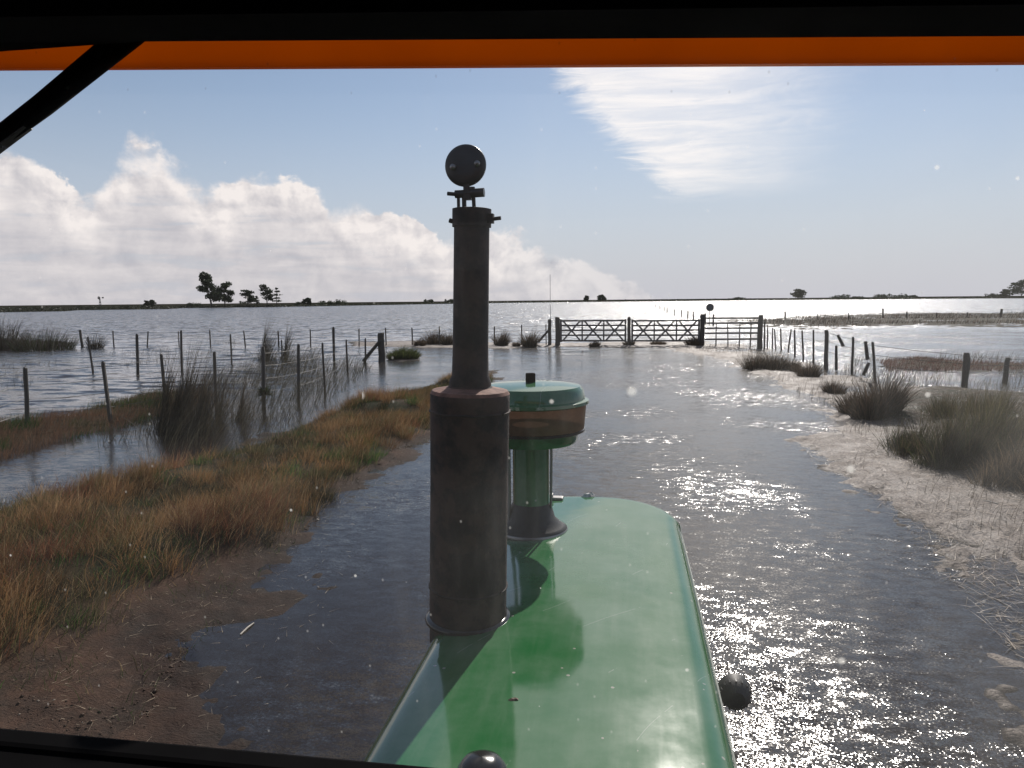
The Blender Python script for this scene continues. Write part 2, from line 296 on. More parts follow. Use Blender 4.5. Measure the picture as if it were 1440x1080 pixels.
def npmesh(name, V, quads, tris, tint, m, parent=None, org=(0, 0, 0), kind=None, smooth=False):
    """verts (n,3), quads (q,4), tris (t,3), per-vertex colour"""
    me = bpy.data.meshes.new(name); V = np.asarray(V, dtype=np.float32) - np.asarray(org, dtype=np.float32)
    nq, nt = len(quads), len(tris)
    me.vertices.add(len(V)); me.vertices.foreach_set('co', V.ravel())
    me.loops.add(nq*4+nt*3); idx = np.concatenate([np.asarray(quads).ravel(), np.asarray(tris).ravel()]).astype(np.int32); me.loops.foreach_set('vertex_index', idx)
    me.polygons.add(nq+nt); st = np.concatenate([np.arange(nq)*4, nq*4+np.arange(nt)*3]).astype(np.int32); me.polygons.foreach_set('loop_start', st)
    me.update(calc_edges=True)
    if tint is not None:
        a = me.color_attributes.new('tint', 'FLOAT_COLOR', 'POINT'); c = np.ones((len(V), 4), np.float32); c[:, :3] = tint; a.data.foreach_set('color', c.ravel())
    me.materials.append(m)
    if smooth: me.shade_smooth()
    o = bpy.data.objects.new(name, me); link(o, parent); ORG[o.name] = Vector(org)
    if parent is None: o.location = org
    if kind: o['kind'] = kind
    return o
def blades(base, head, lean, length, width, tint, seg=3, curl=.9):
    """grass blades: base (n,3), heading angle, lean (radians from vertical at the base), length, width, tint (n,3)"""
    n = len(base); V = np.zeros((n, 2*seg+1, 3)); d = np.stack([np.cos(head), np.sin(head)], 1)
    fa = rng.uniform(0, math.pi, n); side = np.stack([np.cos(fa), np.sin(fa), 0*fa], 1)   # blades face any way
    p = base.copy(); ang = lean.copy(); sl = length/seg
    for i in range(seg+1):
        wd = (width*(1-.85*i/seg)/2)[:, None]
        if i < seg: V[:, 2*i] = p - side*wd; V[:, 2*i+1] = p + side*wd
        else: V[:, 2*seg] = p
        p = p + np.concatenate([d*np.sin(ang)[:, None], np.cos(ang)[:, None]], 1)*sl[:, None]
        ang = ang + curl*lean/seg + .06
    k = (np.arange(n)*(2*seg+1))[:, None]
    Q = np.concatenate([k + np.array([[2*i, 2*i+1, 2*i+3, 2*i+2]]) for i in range(seg-1)], 0) if seg > 1 else np.zeros((0, 4), int)
    T = k + np.array([[2*seg-2, 2*seg-1, 2*seg]])
    return V.reshape(-1, 3), Q, T, np.repeat(tint, 2*seg+1, 0)
def vnoise(x, y, s, seed=0):
    x = x/s; y = y/s; xi = np.floor(x).astype(int); yi = np.floor(y).astype(int); fx = x-xi; fy = y-yi; fx = fx*fx*(3-2*fx); fy = fy*fy*(3-2*fy)
    def h(i, j): 
        k = (i*374761393 + j*668265263 + seed*974634777) & 0xffffffff; k = ((k ^ (k >> 13))*1274126177) & 0xffffffff; return ((k ^ (k >> 16)) & 0xffff)/65535.
    return (h(xi, yi)*(1-fx)+h(xi+1, yi)*fx)*(1-fy) + (h(xi, yi+1)*(1-fx)+h(xi+1, yi+1)*fx)*fy
def sdf(poly, X, Yv):
    P = np.asarray(poly)[:, :2]; d = np.full(X.shape, 1e9); ins = np.zeros(X.shape, bool)
    for i in range(len(P)):
        a = P[i]; b = P[(i+1) % len(P)]; e = b-a; wx = X-a[0]; wy = Yv-a[1]; t = np.clip((wx*e[0]+wy*e[1])/(e@e+1e-12), 0, 1)
        d = np.minimum(d, np.hypot(wx-e[0]*t, wy-e[1]*t))
        c = ((a[1] > Yv) != (b[1] > Yv)) & (X < (b[0]-a[0])*(Yv-a[1])/(b[1]-a[1]+1e-12)+a[0]); ins ^= c
    return np.where(ins, d, -d)
sst = lambda v: (lambda t: t*t*(3-2*t))(np.clip(v, 0, 1))
def poly(px): return np.array([G(*p) for p in px])

# ------------------------------------------------------------------ ground
back = [(600, 547), (540, 558), (470, 585), (400, 614), (300, 652), (180, 684), (0, 730), (-300, 800), (-700, 900)]
BANK = poly([(690, 522), (702, 535), (680, 562), (640, 592), (600, 624), (560, 652), (500, 692), (440, 740), (378, 800), (312, 880), (240, 960), (180, 1080), (150, 1300), (-900, 1300)][::1] + back[::-1] + [(640, 536)])
RIDGE = poly([(690, 523), (694, 532), (640, 577), (600, 608), (540, 642), (480, 690), (415, 735), (400, 765), (300, 795), (215, 840), (120, 900), (0, 985), (-250, 1150), (-900, 1200)] + back[::-1] + [(640, 536)])
ISLE = poly([(-300, 625), (0, 600), (100, 586), (200, 557), (275, 549), (292, 556), (250, 578), (150, 604), (70, 622), (0, 646), (-300, 690)])
TUFTI = poly([(540, 507), (560, 509), (595, 506), (598, 498), (560, 495), (538, 500)])
BERM = poly([(500, 481), (640, 480), (785, 483), (900, 481), (1000, 480), (1000, 490), (900, 489), (785, 488), (700, 490), (600, 489), (500, 487)])
MAT = poly([(925, 487), (985, 501), (1040, 516), (1072, 530), (1125, 565), (1185, 598), (1128, 622), (1150, 648), (1205, 678), (1262, 716), (1325, 782), (1385, 858), (1450, 925), (1700, 1300), (3000, 1300), (2400, 700), (1440, 560), (1300, 546), (1235, 540), (1180, 520), (1140, 512), (1095, 493), (1040, 484), (980, 484)])
THICK = poly([(1195, 592), (1275, 602), (1300, 642), (1340, 672), (1440, 702), (2400, 900), (2400, 640), (1440, 560), (1300, 548), (1240, 560)])
MARSH = poly([(1040, 451), (1190, 443), (1300, 440), (1440, 437), (1700, 436), (1700, 460), (1440, 458), (1300, 457), (1160, 460), (1090, 458)])
REDS = poly([(1235, 508), (1290, 503), (1345, 508), (1440, 512), (1700, 512), (1700, 524), (1440, 521), (1340, 522), (1250, 522)])
LREED = poly([(-200, 492), (-200, 476), (0, 477), (60, 478), (100, 482), (95, 490), (0, 494)])
def ground_h(X, Y):
    n = (vnoise(X, Y, .9, 1)-.5)*.05 + (vnoise(X, Y, .3, 2)-.5)*.03 + (vnoise(X, Y, .08, 12)-.5)*.016 + (vnoise(X, Y, 4., 3)-.5)*.05
    h = np.full(X.shape, -.32) + (vnoise(X, Y, 5, 4)-.5)*.1
    def up(P, slope, topz, jit=.3):
        nonlocal h
        s = sdf(P, X, Y) + (vnoise(X, Y, 1.1, 5)-.5)*jit*.7 + (vnoise(X, Y, .3, 8)-.5)*jit*.5 + (vnoise(X, Y, .11, 9)-.5)*jit*.5 + (vnoise(X, Y, .05, 19)-.5)*jit*.25; h = np.maximum(h, np.clip(s*slope, -.4, topz)); return s
    sb = up(BANK, .055, .08, .45); sr = sdf(RIDGE, X, Y); h = h + (.05+.20*sst((vnoise(X, Y, 1.25, 11)-.3)*1.6))*sst(sr/.7+.1)*(h > -.2)
    si = up(ISLE, .12, .10, .5); up(TUFTI, .2, .10, .3); up(BERM, .10, .07, .8); sm = up(MAT, .11, .055, .9); h = h - .085*sst((vnoise(X, Y*.8, 1.5, 33)+.35*vnoise(X, Y, .4, 34)-.78)*4)*sst(sm/.3+.5)*(sdf(THICK, X, Y) < .3); stt = sdf(THICK, X, Y); h = h + .14*sst(stt/.8)
    sma = up(MARSH, .02, .03, 14); sre = up(REDS, .05, .04, 1.2); up(LREED, .08, .05, 1.)
    h = h + n*np.clip((h+.35)/.3, .15, 1)
    cov = np.zeros(X.shape+(3,)); cov[..., 0] = np.maximum(sst(sb/2.4+.95), sst(si/.5+.5)); cov[..., 1] = np.maximum(sst(sm/.25+.9), sst(sdf(BERM, X, Y)/.4+.6))*(1-.85*sst(stt/.6)); cov[..., 2] = np.maximum.reduce([sst(sr/.4), sst(si/.6), sst(sma/2), .8*sst(stt/.7), sst(sre)])
    return h, cov
th = np.radians(np.linspace(-66, 52, 640)); rr = np.geomspace(1.2, 135, 520)
TT, RR = np.meshgrid(th, rr); GX = RR*np.sin(TT); GY = RR*np.cos(TT)
gh, cov = ground_h(GX, GY); gh = np.where(RR > 125, np.minimum(gh, -.3), gh)
nr, nt_ = GX.shape; ii = (np.arange(nr-1)[:, None]*nt_ + np.arange(nt_-1)[None]).ravel()
gq = np.stack([ii, ii+1, ii+nt_+1, ii+nt_], 1)
go = npmesh('ground', np.stack([GX, GY, gh], -1).reshape(-1, 3), gq, np.zeros((0, 3), int), None, M['ground'], kind='structure', smooth=True)
ca = go.data.color_attributes.new('cover', 'FLOAT_COLOR', 'POINT'); cc = np.ones((nr*nt_, 4), np.float32); cc[:, :3] = cov.reshape(-1, 3); ca.data.foreach_set('color', cc.ravel())
bed = MB().add([(-5000, -400, -.6), (5000, -400, -.6), (5000, 6000, -.6), (-5000, 6000, -.6)], [(0, 1, 2, 3)]).build('lake_bed', pbr('lake_mud', (.045, .036, .03), .9, scale=.5)); bed['kind'] = 'structure'
wt = MB().add([(-3000, -300, 0), (3000, -300, 0), (3000, 3000, 0), (-3000, 3000, 0)], [(0, 1, 2, 3)]).build('water', M['water']); wt['kind'] = 'structure'
def hz(x, y):
    return float(ground_h(np.array([[x]]), np.array([[y]]))[0][0, 0])
# far shore: a long low strip of land
shore = [(-900, 330), (-300, 330), (0, 330), (90, 345), (110, 400), (235, 400), (255, 470), (330, 480), (400, 480), (480, 540), (600, 700), (720, 860), (880, 960), (1040, 980), (1250, 950), (1440, 900), (1900, 850), (2600, 700)]
mb = MB(); rows = []
for k, (dr, z) in enumerate([(0, -.3), (6, .25), (60, .7), (600, 1.5), (2500, 3.0)]):
    rows.append([far(px, d+dr+(8*math.sin(px*.05+k) if k < 2 else 0), z) for px, d in shore])
vs = [p for r in rows for p in r]; n = len(shore)
mb.add(vs, [(i*n+j, i*n+j+1, (i+1)*n+j+1, (i+1)*n+j) for i in range(len(rows)-1) for j in range(n-1)])
fo = mb.build('far_shore', M['farland'], smooth=0); fo['kind'] = 'structure'
def shore_d(px): return float(np.interp(px, [s[0] for s in shore], [s[1] for s in shore]))

# ------------------------------------------------------------------ tractor
T = empty('tractor', (-.128, 1.6, .0), 'green tractor with long hood, rusty upright exhaust and dark cab, driving along the flooded track', 'tractor')
HC, HW, HZ, HF, HB = -.128, .308, 1.683, 2.72, .78
def hood_pt(u, v):                                          # rounded front outline, rolled edge
    y = HB + (HF-HB)*v; r = .25
    wdt = HW if y < HF-r else HW - r + math.sqrt(max(r*r-(y-(HF-r))**2, 0))
    wdt = wdt - .012*max(0, (y-HB)/(HF-HB)-.55)
    x = HC + wdt*u
    dx = wdt-abs(x-HC); dy = HF-y
    if y > HF-r and abs(x-HC) > HW-r: d = r - math.hypot(abs(x-HC)-(HW-r), y-(HF-r))
    else: d = min(dx, dy)
    e = .05; dd = max(0, e-max(d, 0)); z = HZ - (e - math.sqrt(max(e*e-dd*dd, 0)))*.9 - .016*((x-HC)/HW)**2 - .02*max(0, v-.75)**2*4
    return x, y, z
NU, NV = 56, 70; us = [math.sin(math.pi/2*(-1+2*i/NU)) for i in range(NU+1)]; vv = [1-(1-j/NV)**1.8 for j in range(NV+1)]; vv = [1-(1-j/NV)**1.5 for j in range(NV+1)]
hv = [hood_pt(u, min(v, .9995)) for v in vv for u in us]
mb = MB().add(hv, [(j*(NU+1)+i, j*(NU+1)+i+1, (j+1)*(NU+1)+i+1, (j+1)*(NU+1)+i) for j in range(NV) for i in range(NU)])
hood = mb.build('hood', M['green'], T, smooth=60)
rim = [hood_pt(-1, v) for v in vv if v < .9995] + [hood_pt(u, .9995) for u in us] + [hood_pt(1, v) for v in reversed(vv) if v < .9995]
def skirt(zd, outw, m, name, par, z0=0.0):
    mb = MB(); nn = len(rim)
    a = []; b = []
    for x, y, z in rim:
        sx = (x-HC)/HW; q = Vector((sx if abs(sx) > .6 else sx*.3, .0 if y < HF-.25 else (y-HF+.25)/.25, 0)); q = q*outw
        a.append((x+q.x, y+q.y, z-z0)); b.append((x+q.x, y+q.y, z-zd))
    mb.add(a+b, [(i, i+1, nn+i+1, nn+i) for i in range(nn-1)]); return mb.build(name, m, par, smooth=40)
skirt(.46, .001, M['green'], 'side_panel', T, -.002)
bead = MB().tube([(x+(.002 if x > HC else -.002), y+.001, z-.006) for x, y, z in rim], .0042, 6); bead.build('edge_trim', pbr('worn_trim', (.45, .46, .38), .35, .3), hood, smooth=50)
g = MB()
for k in range(7): g.box((HC, HF-.012, HZ-.12-k*.05), (.42, .03, .016))
g.build('grille', M['black'], T)
MB().box((HC, 1.75, .98), (.42, 1.7, .62)).build('engine', M['engine'], T, bevel=.03)
MB().box((HC, 2.35, .62), (1.3, .14, .14)).build('front_axle', M['engine'], T, bevel=.02)
RX = Matrix.Rotation(math.pi/2, 3, 'Y')
for s in (-1, 1):
    wh = MB().lathe([(.17, -.09), (.30, -.10), (.355, -.075), (.37, -.03), (.37, .03), (.355, .075), (.30, .10), (.17, .09)], (HC+s*.72, 2.35, .30), 36, False, RX)
    for k in range(24):
        a = 2*math.pi*k/24; wh.box((HC+s*.72, 2.35+.37*math.cos(a), .30+.37*math.sin(a)), (.16, .03, .022), Matrix.Rotation(a+math.pi/2, 3, 'X'))
    wo = wh.build('front_wheel', M['tyre'], T, smooth=50)
    MB().lathe([(.0, -.03), (.10, -.03), (.175, -.085), (.175, .085), (.10, .0), (0, .0)], (HC+s*.72, 2.35, .30), 30, False, RX).build('rim', M['yellow'], wo, smooth=40)
# exhaust
EX, EY = -.362, 1.602; XP = (EX, EY, HZ); XR = Matrix.Rotation(math.radians(1.5), 3, 'Y')
ztop = PY(663, 549, EY)[2]; zpt = PY(663, 296, EY)[2]
mf = MB().lathe([(.088, HZ-.06), (.0885, HZ+.01), (.0885, HZ+.02), (.0875, HZ+.3), (.0885, ztop-.02), (.0885, ztop-.006), (.084, ztop), (.052, ztop+.006), (.046, ztop+.012)], (EX, EY, 0), 56).turn(XP, XR).build('muffler', M['rust'], T, smooth=40)
for zr in (ztop-.045, HZ+.07): MB().tube([(EX+.0885*math.cos(a_), EY+.0885*math.sin(a_), zr+.0012*math.sin(7*a_)) for a_ in np.linspace(0, 2*math.pi, 49)], .0028, 6, False).turn(XP, XR).build('weld_seam', M['rustpipe'], mf, smooth=60)
MB().lathe([(.0886, ztop-.006), (.0842, ztop+.001), (.050, ztop+.008)], (EX, EY, 0), 56, False).turn(XP, XR).build('top_rim', M['rustlight'], mf, smooth=40)
MB().lathe([(.088, HZ-.01), (.097, HZ-.012), (.099, HZ-.006), (.096, HZ-.001), (.088, HZ+.001)], (EX, EY, .0), 56, False).build('hood_collar', M['gloss_black'], mf, smooth=60)
pipe = MB().lathe([(.047, ztop-.01), (.047, ztop+.02), (.041, ztop+.035), (.0395, ztop+.1), (.0385, zpt), (.0355, zpt), (.035, zpt-.3)], (EX, EY, 0), 40, False)
ep = pipe.turn(XP, XR).build('exhaust_pipe', M['rustpipe'], T, smooth=40)
cl = MB().lathe([(.0388, zpt-.036), (.0425, zpt-.035), (.0425, zpt+.003), (.0388, zpt+.004)], (EX, EY, 0), 40, False)
cl.tube([(EX+.038, EY-.01, zpt-.020), (EX+.066, EY-.012, zpt-.017)], .0042, 8); cl.box((EX+.044, EY-.010, zpt-.018), (.012, .018, .020)); cl.tube([(EX-.040, EY-.012, zpt-.024), (EX-.047, EY-.012, zpt-.022)], .005, 8)
cl.turn(XP, XR).build('pipe_clamp', M['rustpipe'], ep, smooth=40)
rc = PY(654, 232, EY-.03); hx, hy, hzz = PY(655, 272, EY-.03)
R_ = .0448; tilt = Matrix.Rotation(math.radians(-86), 3, 'X')
cap = MB().lathe([(.0, .006), (.022, .0055), (.036, .004), (.0435, .0), (R_, -.005), (R_-.0025, -.009), (.040, -.005), (.02, -.001), (0, -.0005)], rc, 40, False, Matrix.Rotation(math.radians(86), 3, 'X'))
rcap = cap.build('rain_cap', M['capmetal'], T, smooth=60)
hg = MB().tube([(hx-.040, hy, hzz+.001), (hx-.022, hy, hzz-.001)], .0042, 10); hg.tube([(hx-.023, hy, hzz-.001), (hx+.010, hy, hzz-.0005)], .0085, 12); hg.tube([(hx+.010, hy, hzz), (hx+.040, hy, hzz+.001)], .0095, 14)
hg.tube([(hx+.014, hy, hzz+.004), (hx+.014, hy, hzz+.013)], .006, 8); hg.box((hx+.002, hy, hzz+.010), (.013, .008, .02)); hg.box((hx+.004, hy-.001, hzz-.004), (.016, .014, .020))
for dx, w_ in ((-.016, .0062), (-.004, .009), (.0165, .0075)): hg.beam((hx+dx, hy, hzz-.004), (hx+dx*1.05, hy+.004, zpt-.012), w_, .005, (0, 1, 0))
hg.build('hinge_bracket', M['capmetal'], rcap, smooth=40)
for px, py in ((637, 235), (671, 230)):
    p = PY(px, py, EY-.037); MB().lathe([(.0068, 0), (.0062, .004), (.003, .0068), (.0, .0072)], p, 14, False, Matrix.Rotation(math.radians(86), 3, 'X')).build('rivet', M['steel'], rcap, smooth=60)
# pre-cleaner on its stack
AX, AY = -.300, 2.262
zz = lambda py: float(PY(749, py, AY)[2])
zl, zc, zb, zd = zz(566), zz(537), zz(606), zz(622)
st = MB().lathe([(.062, HZ-.03), (.058, HZ+.05), (.0575, zb+.02)], (AX, AY, 0), 40).build('air_intake_stack', M['green'], T, smooth=40)
MB().lathe([(.112, HZ-.008), (.112, HZ+.004), (.100, HZ+.012), (.075, HZ+.035), (.064, HZ+.075), (.0585, HZ+.085)], (AX, AY, 0), 40, False).build('rubber_boot', M['rubber'], st, smooth=60)
MB().lathe([(.1125, HZ-.01), (.1165, HZ-.003), (.1125, HZ+.004)], (AX, AY, 0), 48, False).build('boot_ring', M['steel'], st, smooth=60)
bowl = MB().lathe([(.160, zb+.006), (.166, zb+.012), (.172, zl-.012), (.174, zl)], (AX, AY, 0), 56, False).build('dust_bowl', M['bowl'], T, smooth=40)
MB().lathe([(.058, zd), (.138, zd+.003), (.146, zd+.014), (.147, zb+.008), (.160, zb+.007)], (AX, AY, 0), 56, False).build('lower_drum', M['green'], bowl, smooth=40)
MB().lathe([(.168, zb+.004), (.1685, zb+.011), (.1655, zb+.0125)], (AX, AY, 0), 56, False).build('bowl_ring', M['gloss_black'], bowl, smooth=40)
lid = MB().lathe([(.174, zl-.003), (.181, zl+.001), (.180, zl+.010), (.169, zl+.014), (.164, zl+.042), (.154, zl+.053), (.11, zl+.060), (.04, zl+.063), (.0, zl+.064)], (AX, AY, 0), 64, False).build('precleaner_lid', M['green'], T, smooth=35)
MB().lathe([(.014, zl+.05), (.0155, zl+.066), (.0155, zl+.090), (.013, zl+.092), (0, zl+.092)], (AX, AY, 0), 6, False).build('lid_nut', M['black'], lid)
# thin rods added as the bright lines beside the stack, and small parts on the hood
MB().tube([(AX-.066, AY-.03, HZ), (AX-.066, AY-.03, zd+.0)], .006, 10).build('bright_line_rod', M['steel'], T, smooth=60)  # added rod, drawn for the bright gap between muffler and stack
MB().tube([(AX+.0635, AY-.012, HZ+.07), (AX+.0655, AY-.012, HZ+.24), (AX+.0655, AY-.012, zb)], .004, 8).build('bright_line_rod', M['steel'], T, smooth=60)  # added rod, drawn for the white line along the stack's edge
p = G(676, 1092, HZ)
MB().lathe([(.040, HZ-.02), (.038, HZ+.006), (.030, HZ+.018), (.018, HZ+.024), (0, HZ+.026)], (p[0]-.0, p[1]+.01, 0), 32, False).build('filler_cap', M['gloss_black'], T, smooth=60)
lp = PY(1033, 972, 1.88); LR = .042
la = MB().lathe([(0, -.045), (.02, -.045), (.034, -.032), (LR, -.006), (LR, .012), (LR-.003, .016), (0, .018)], lp, 36, False, Matrix.Rotation(math.radians(-90), 3, 'X')).build('side_lamp', M['rubber'], T, smooth=35)
rb = MB()
for k in range(16):
    a = 2*math.pi*k/16; c = Vector(lp)+Vector((.0385*math.cos(a), -.012, .0385*math.sin(a))); rb.box(c, (.004, .026, .004), Matrix.Rotation(-a, 3, 'Y'))
rb.build('lamp_rib', M['rubber'], la); MB().lathe([(0, .019), (.036, .0185)], lp, 32, False, Matrix.Rotation(math.radians(-90), 3, 'X')).build('lens', M['pale'], la)
MB().beam((lp[0], lp[1], lp[2]), (HC+HW-.02, lp[1]+.05, lp[2]-.1), .03, .02).build('lamp_bracket', M['black'], la)
ln = MB(); q = G(775, 699, HZ); ln.box((q[0], q[1]-.01, HZ+.006), (.018, .03, .02)); ln.box((q[0]+.02, q[1]-.005, HZ-.002), (.05, .035, .012)); ln.build('hood_latch', M['steel'], T, bevel=.004)
# cab
MB().box((-.13, -.15, 2.755), (1.75, 1.72, .20)).build('cab_roof', M['black'], T, bevel=.02)
a = Vector(PY(0, 59.5, .62)); b = Vector(PY(1440, 50.5, .62)); e = (b-a)
hd = MB(); A = a-e*.32; B = b+e*.55; hd.beam(A+Vector((0, -.03, .05)), B+Vector((0, -.03, .05)), .06, .10); hd.build('windscreen_header', M['black'], T)
a = Vector(PY(0, 95.5, .738)); b = Vector(PY(1440, 86.5, .738)); e = (b-a); A = a-e*.32; B = b+e*.55
vs = MB(); vs.beam(A+Vector((0, .006, .045)), B+Vector((0, .006, .045)), .008, .09); vs.build('sun_visor', M['orange'], T)
MB().beam(A+Vector((0, -.03, .105)), B+Vector((0, -.03, .105)), .10, .012).build('visor_bracket', M['black'], T)
MB().box((-.13, .47, 1.86), (1.70, .30, .21)).build('dashboard', M['black'], T, bevel=.012)
MB().box((-.13, .67, 1.80), (1.70, .09, .13)).build('cowl', M['black'], T)
MB().box((-.13, .612, 1.955), (1.70, .03, .03)).build('windscreen_sill', M['black'], T, bevel=.006)
for s in (-1, 1):
    MB().beam((-.13+s*.85, .64, 1.0), (-.13+s*.85, .69, 2.72), .07, .07, (0, 1, 0)).build('cab_pillar', M['black'], T, bevel=.01)
    MB().beam((-.13+s*.85, -.95, 1.0), (-.13+s*.85, -.95, 2.72), .07, .07, (0, 1, 0)).build('cab_pillar', M['black'], T, bevel=.01)
    MB().box((-.13+s*.86, -.15, 1.35), (.04, 1.6, .9)).build('cab_side', M['black'], T)
MB().box((-.13, -.97, 1.70), (1.7, .04, 1.6)).build('cab_rear_wall', M['black'], T)
MB().box((-.13, -.15, .95), (1.7, 1.6, .06)).build('cab_floor', M['black'], T)
go2 = MB().box((0, 0, 0), (1.64, .005, .80)).build('windscreen', M['glass'], T, org=(0, 0, 0)); go2.location = Vector((-.13, .698, 2.262)) - Vector(T.location); go2.data.materials.append(M['clearglass'])
for pg in go2.data.polygons: pg.material_index = 0 if pg.normal.y > .9 else 1
# wiper
p0 = Vector(PY(178, 52, .715)); p1 = Vector(PY(60, 148, .715)); p2 = Vector(PY(-60, 238, .715)); p3 = Vector(PY(-160, 312, .715))
wi = MB(); wi.tube([p0+(p0-p1)*.4, p0, p1, p2, p3], [.0135, .013, .0115, .0095, .008], 10); wo = wi.build('wiper', M['black'], T, bevel=.002)
off = Vector(PY(62, 168, .705)) - Vector(PY(60, 148, .705))
bl = MB().beam(p1+off*.62+(p3-p1)*.10, p3+off*.75, .005, .012, (0, 1, 0)); bl.beam(p1+(p3-p1)*.25, p1+(p3-p1)*.27+off*.7, .01, .006, (0, 1, 0)); bl.build('wiper_blade', M['rubber'], wo)
# loose bits lying on the hood
def lump(name, px, py, sx, sy, sz, m, label, cat, yaw=.4, seed=1):
    c = G(px, py, HZ); c[2] = hood_pt((c[0]-HC)/HW, (c[1]-HB)/(HF-HB))[2] if c[1] < HF else HZ-.02
    r = random.Random(seed); mb = MB(); n = 9; vs = []
    for k in range(n):
        a = 2*math.pi*k/n; q = r.uniform(.6, 1.1); vs.append((sx*q*math.cos(a), sy*q*math.sin(a), sz*r.uniform(0, .35)))
    m2 = [(x*.5, y*.45, sz*r.uniform(.7, 1.1)) for x, y, z in vs]; RZ = Matrix.Rotation(yaw, 3, 'Z')
    al = [RZ @ Vector(v) + Vector(c) for v in vs+m2+[(0, 0, sz*.8)]]
    mb.add(al, [(k, (k+1) % n, n+(k+1) % n, n+k) for k in range(n)] + [(n+k, n+(k+1) % n, 2*n) for k in range(n)]); o = mb.build(name, m, org=tuple(c), smooth=None); return tag(o, label, cat)
lump('mud_lump', 828, 696, .034, .02, .016, M['pale'], 'small pale lump of dried mud on the front edge of the green hood', 'mud lump')
lump('dead_leaf', 723, 983, .011, .006, .003, M['deadleaf'], 'small brown dead leaf lying on the middle of the green hood', 'leaf', .1, 3)

# ------------------------------------------------------------------ fences and gates
def post_mesh(seed, n=8):
    r = random.Random(seed); mb = MB(); prof = [(1.08, -.35), (1.05, 0), (1.0, .3), (.97, .6), (.95, .9), (.92, .985), (.7, 1.0)]; ph = [r.uniform(.86, 1.12) for _ in range(n)]; vs = []
    for q, z in prof:
        ox, oy = r.uniform(-.12, .12), r.uniform(-.12, .12)
        for k in range(n): vs.append(((q*ph[k]*math.cos(2*math.pi*k/n)+ox), (q*ph[k]*math.sin(2*math.pi*k/n)+oy), z + (r.uniform(-.012, .012) if z > .95 else 0)))
    fs = [(i*n+k, i*n+(k+1) % n, (i+1)*n+(k+1) % n, (i+1)*n+k) for i in range(len(prof)-1) for k in range(n)] + [tuple(range((len(prof)-1)*n, len(prof)*n))]
    return mb.add(vs, fs).mesh('post', M['post'], smooth=50)
PM = [post_mesh(k) for k in range(4)]
def put_post(x, y, h, r, parent, lx=0., ly=0., z0=None, name='post', k=None):
    o = bpy.data.objects.new(name, PM[k if k is not None else random.randrange(4)]); link(o, parent)
    z = (-.05 if z0 is None else z0); org = ORG[parent.name] if parent is not None else Vector((0, 0, 0))
    o.location = Vector((x, y, z)) - org; o.scale = (r, r, h - z); o.rotation_euler = (-ly, lx, random.uniform(0, 6)); ORG[o.name] = org; return o
def fence(label, posts, wires, group=None, rad=.036, wr=.005, name='wire_fence'):
    """posts: (px base, py base, py top, radius factor, lean px at the top)"""
    P0 = G(posts[0][0], posts[0][1]); root = empty(name, (P0[0], P0[1], 0), label, 'fence', group); tops = []
    for q in posts:
        px, py, pt = q[:3]; rf = q[3] if len(q) > 3 else 1; ln_ = q[4] if len(q) > 4 else 0
        b = G(px, py); t = PY(px, pt, b[1]); h = t[2]; scale = math.hypot(b[0], b[1])/FPX
        lx = math.atan2(ln_*scale, h); put_post(b[0], b[1], h/max(math.cos(lx), .5), rad*rf, root, lx, random.uniform(-.04, .04)); tops.append((b[0], b[1], h, lx))
    for f in wires:
        pts = []
        for i, (x, y, h, lx) in enumerate(tops):
            z = min(h, 1.35)*f; pt = Vector((x + math.tan(lx)*z, y-.04, z))
            if i: pts.append((pts[-1]+pt)/2 - Vector((0, 0, .02)))
            pts.append(pt)
        MB().tube(pts, wr, 4, False).build('wire', M['wire'], root)
    return root
WR = (.93, .72, .5, .28)
fence('dark post and wire fence nearest the left bank, standing in ditch water and reeds', [(-90, 650, 540, 1), (39, 606, 517, 1.1, 0), (156, 597, 508, 1.1, -3), (234, 582, 498, 1, -3), (305, 585, 495, 1, -2), (371, 573, 487, 1.35, -3), (420, 564, 484, 1, -3), (457, 548, 482, .9, -1), (489, 523, 478, .85, -1), (514, 513, 476, .85, -1), (536, 509, 469, .6)], WR)
fence('second wire fence from the left bank, standing in open water behind the reeds', [(131, 523, 474, .9, -3), (194, 528, 470, 1.3, -2), (256, 524, 465, 1.1, -3), (326, 512, 470, 1, -1), (397, 512, 478, .8, -1), (470, 513, 460, 1.2), (534, 509, 470, .7)], WR)
fence('long wire fence across the water, running in line with the gate at its left', [(-70, 490, 462, 1.2), (20, 489, 463, 1), (116, 488, 464, 2.0, -4), (160, 487, 465, 1.1, -3), (207, 487, 466, 1.1, -2), (252, 487, 466, .8), (296, 486.5, 464, 1), (345, 487, 465, 1.1, -2), (392, 487, 465, 1.1), (437, 486.5, 463, 1.1), (470, 486.5, 460, 1.6), (505, 486.5, 462, 1), (543, 486.5, 461, 1), (580, 486, 461, 1.1), (618, 486, 459, 1.1), (656, 486, 459, 1), (695, 486, 459, 1), (734, 486, 457, 1), (768, 486, 456, .8)], WR, wr=.005)
fence('leaning wire fence along the right bank, from the gate end post to the reeds', [(1075, 491, 452, 1.2), (1079, 490, 457, .9), (1086, 490, 461, .8), (1091, 491, 463, .8, 2), (1099, 492.5, 462, .9, 2.5), (1108, 494.5, 463, .9, 3), (1118, 500, 464, 1, 2.5), (1130, 505, 465, 1, 2.5), (1144, 511, 464, 1, 2), (1162, 519, 464, 1.9, 0), (1198, 526, 474, 1, 0), (1231, 541, 481, 1, -9), (1356, 548, 496, 2.2, 0), (1412, 539, 503, 1.9, 3), (1490, 545, 500, 1.6)], (.93, .7, .45))
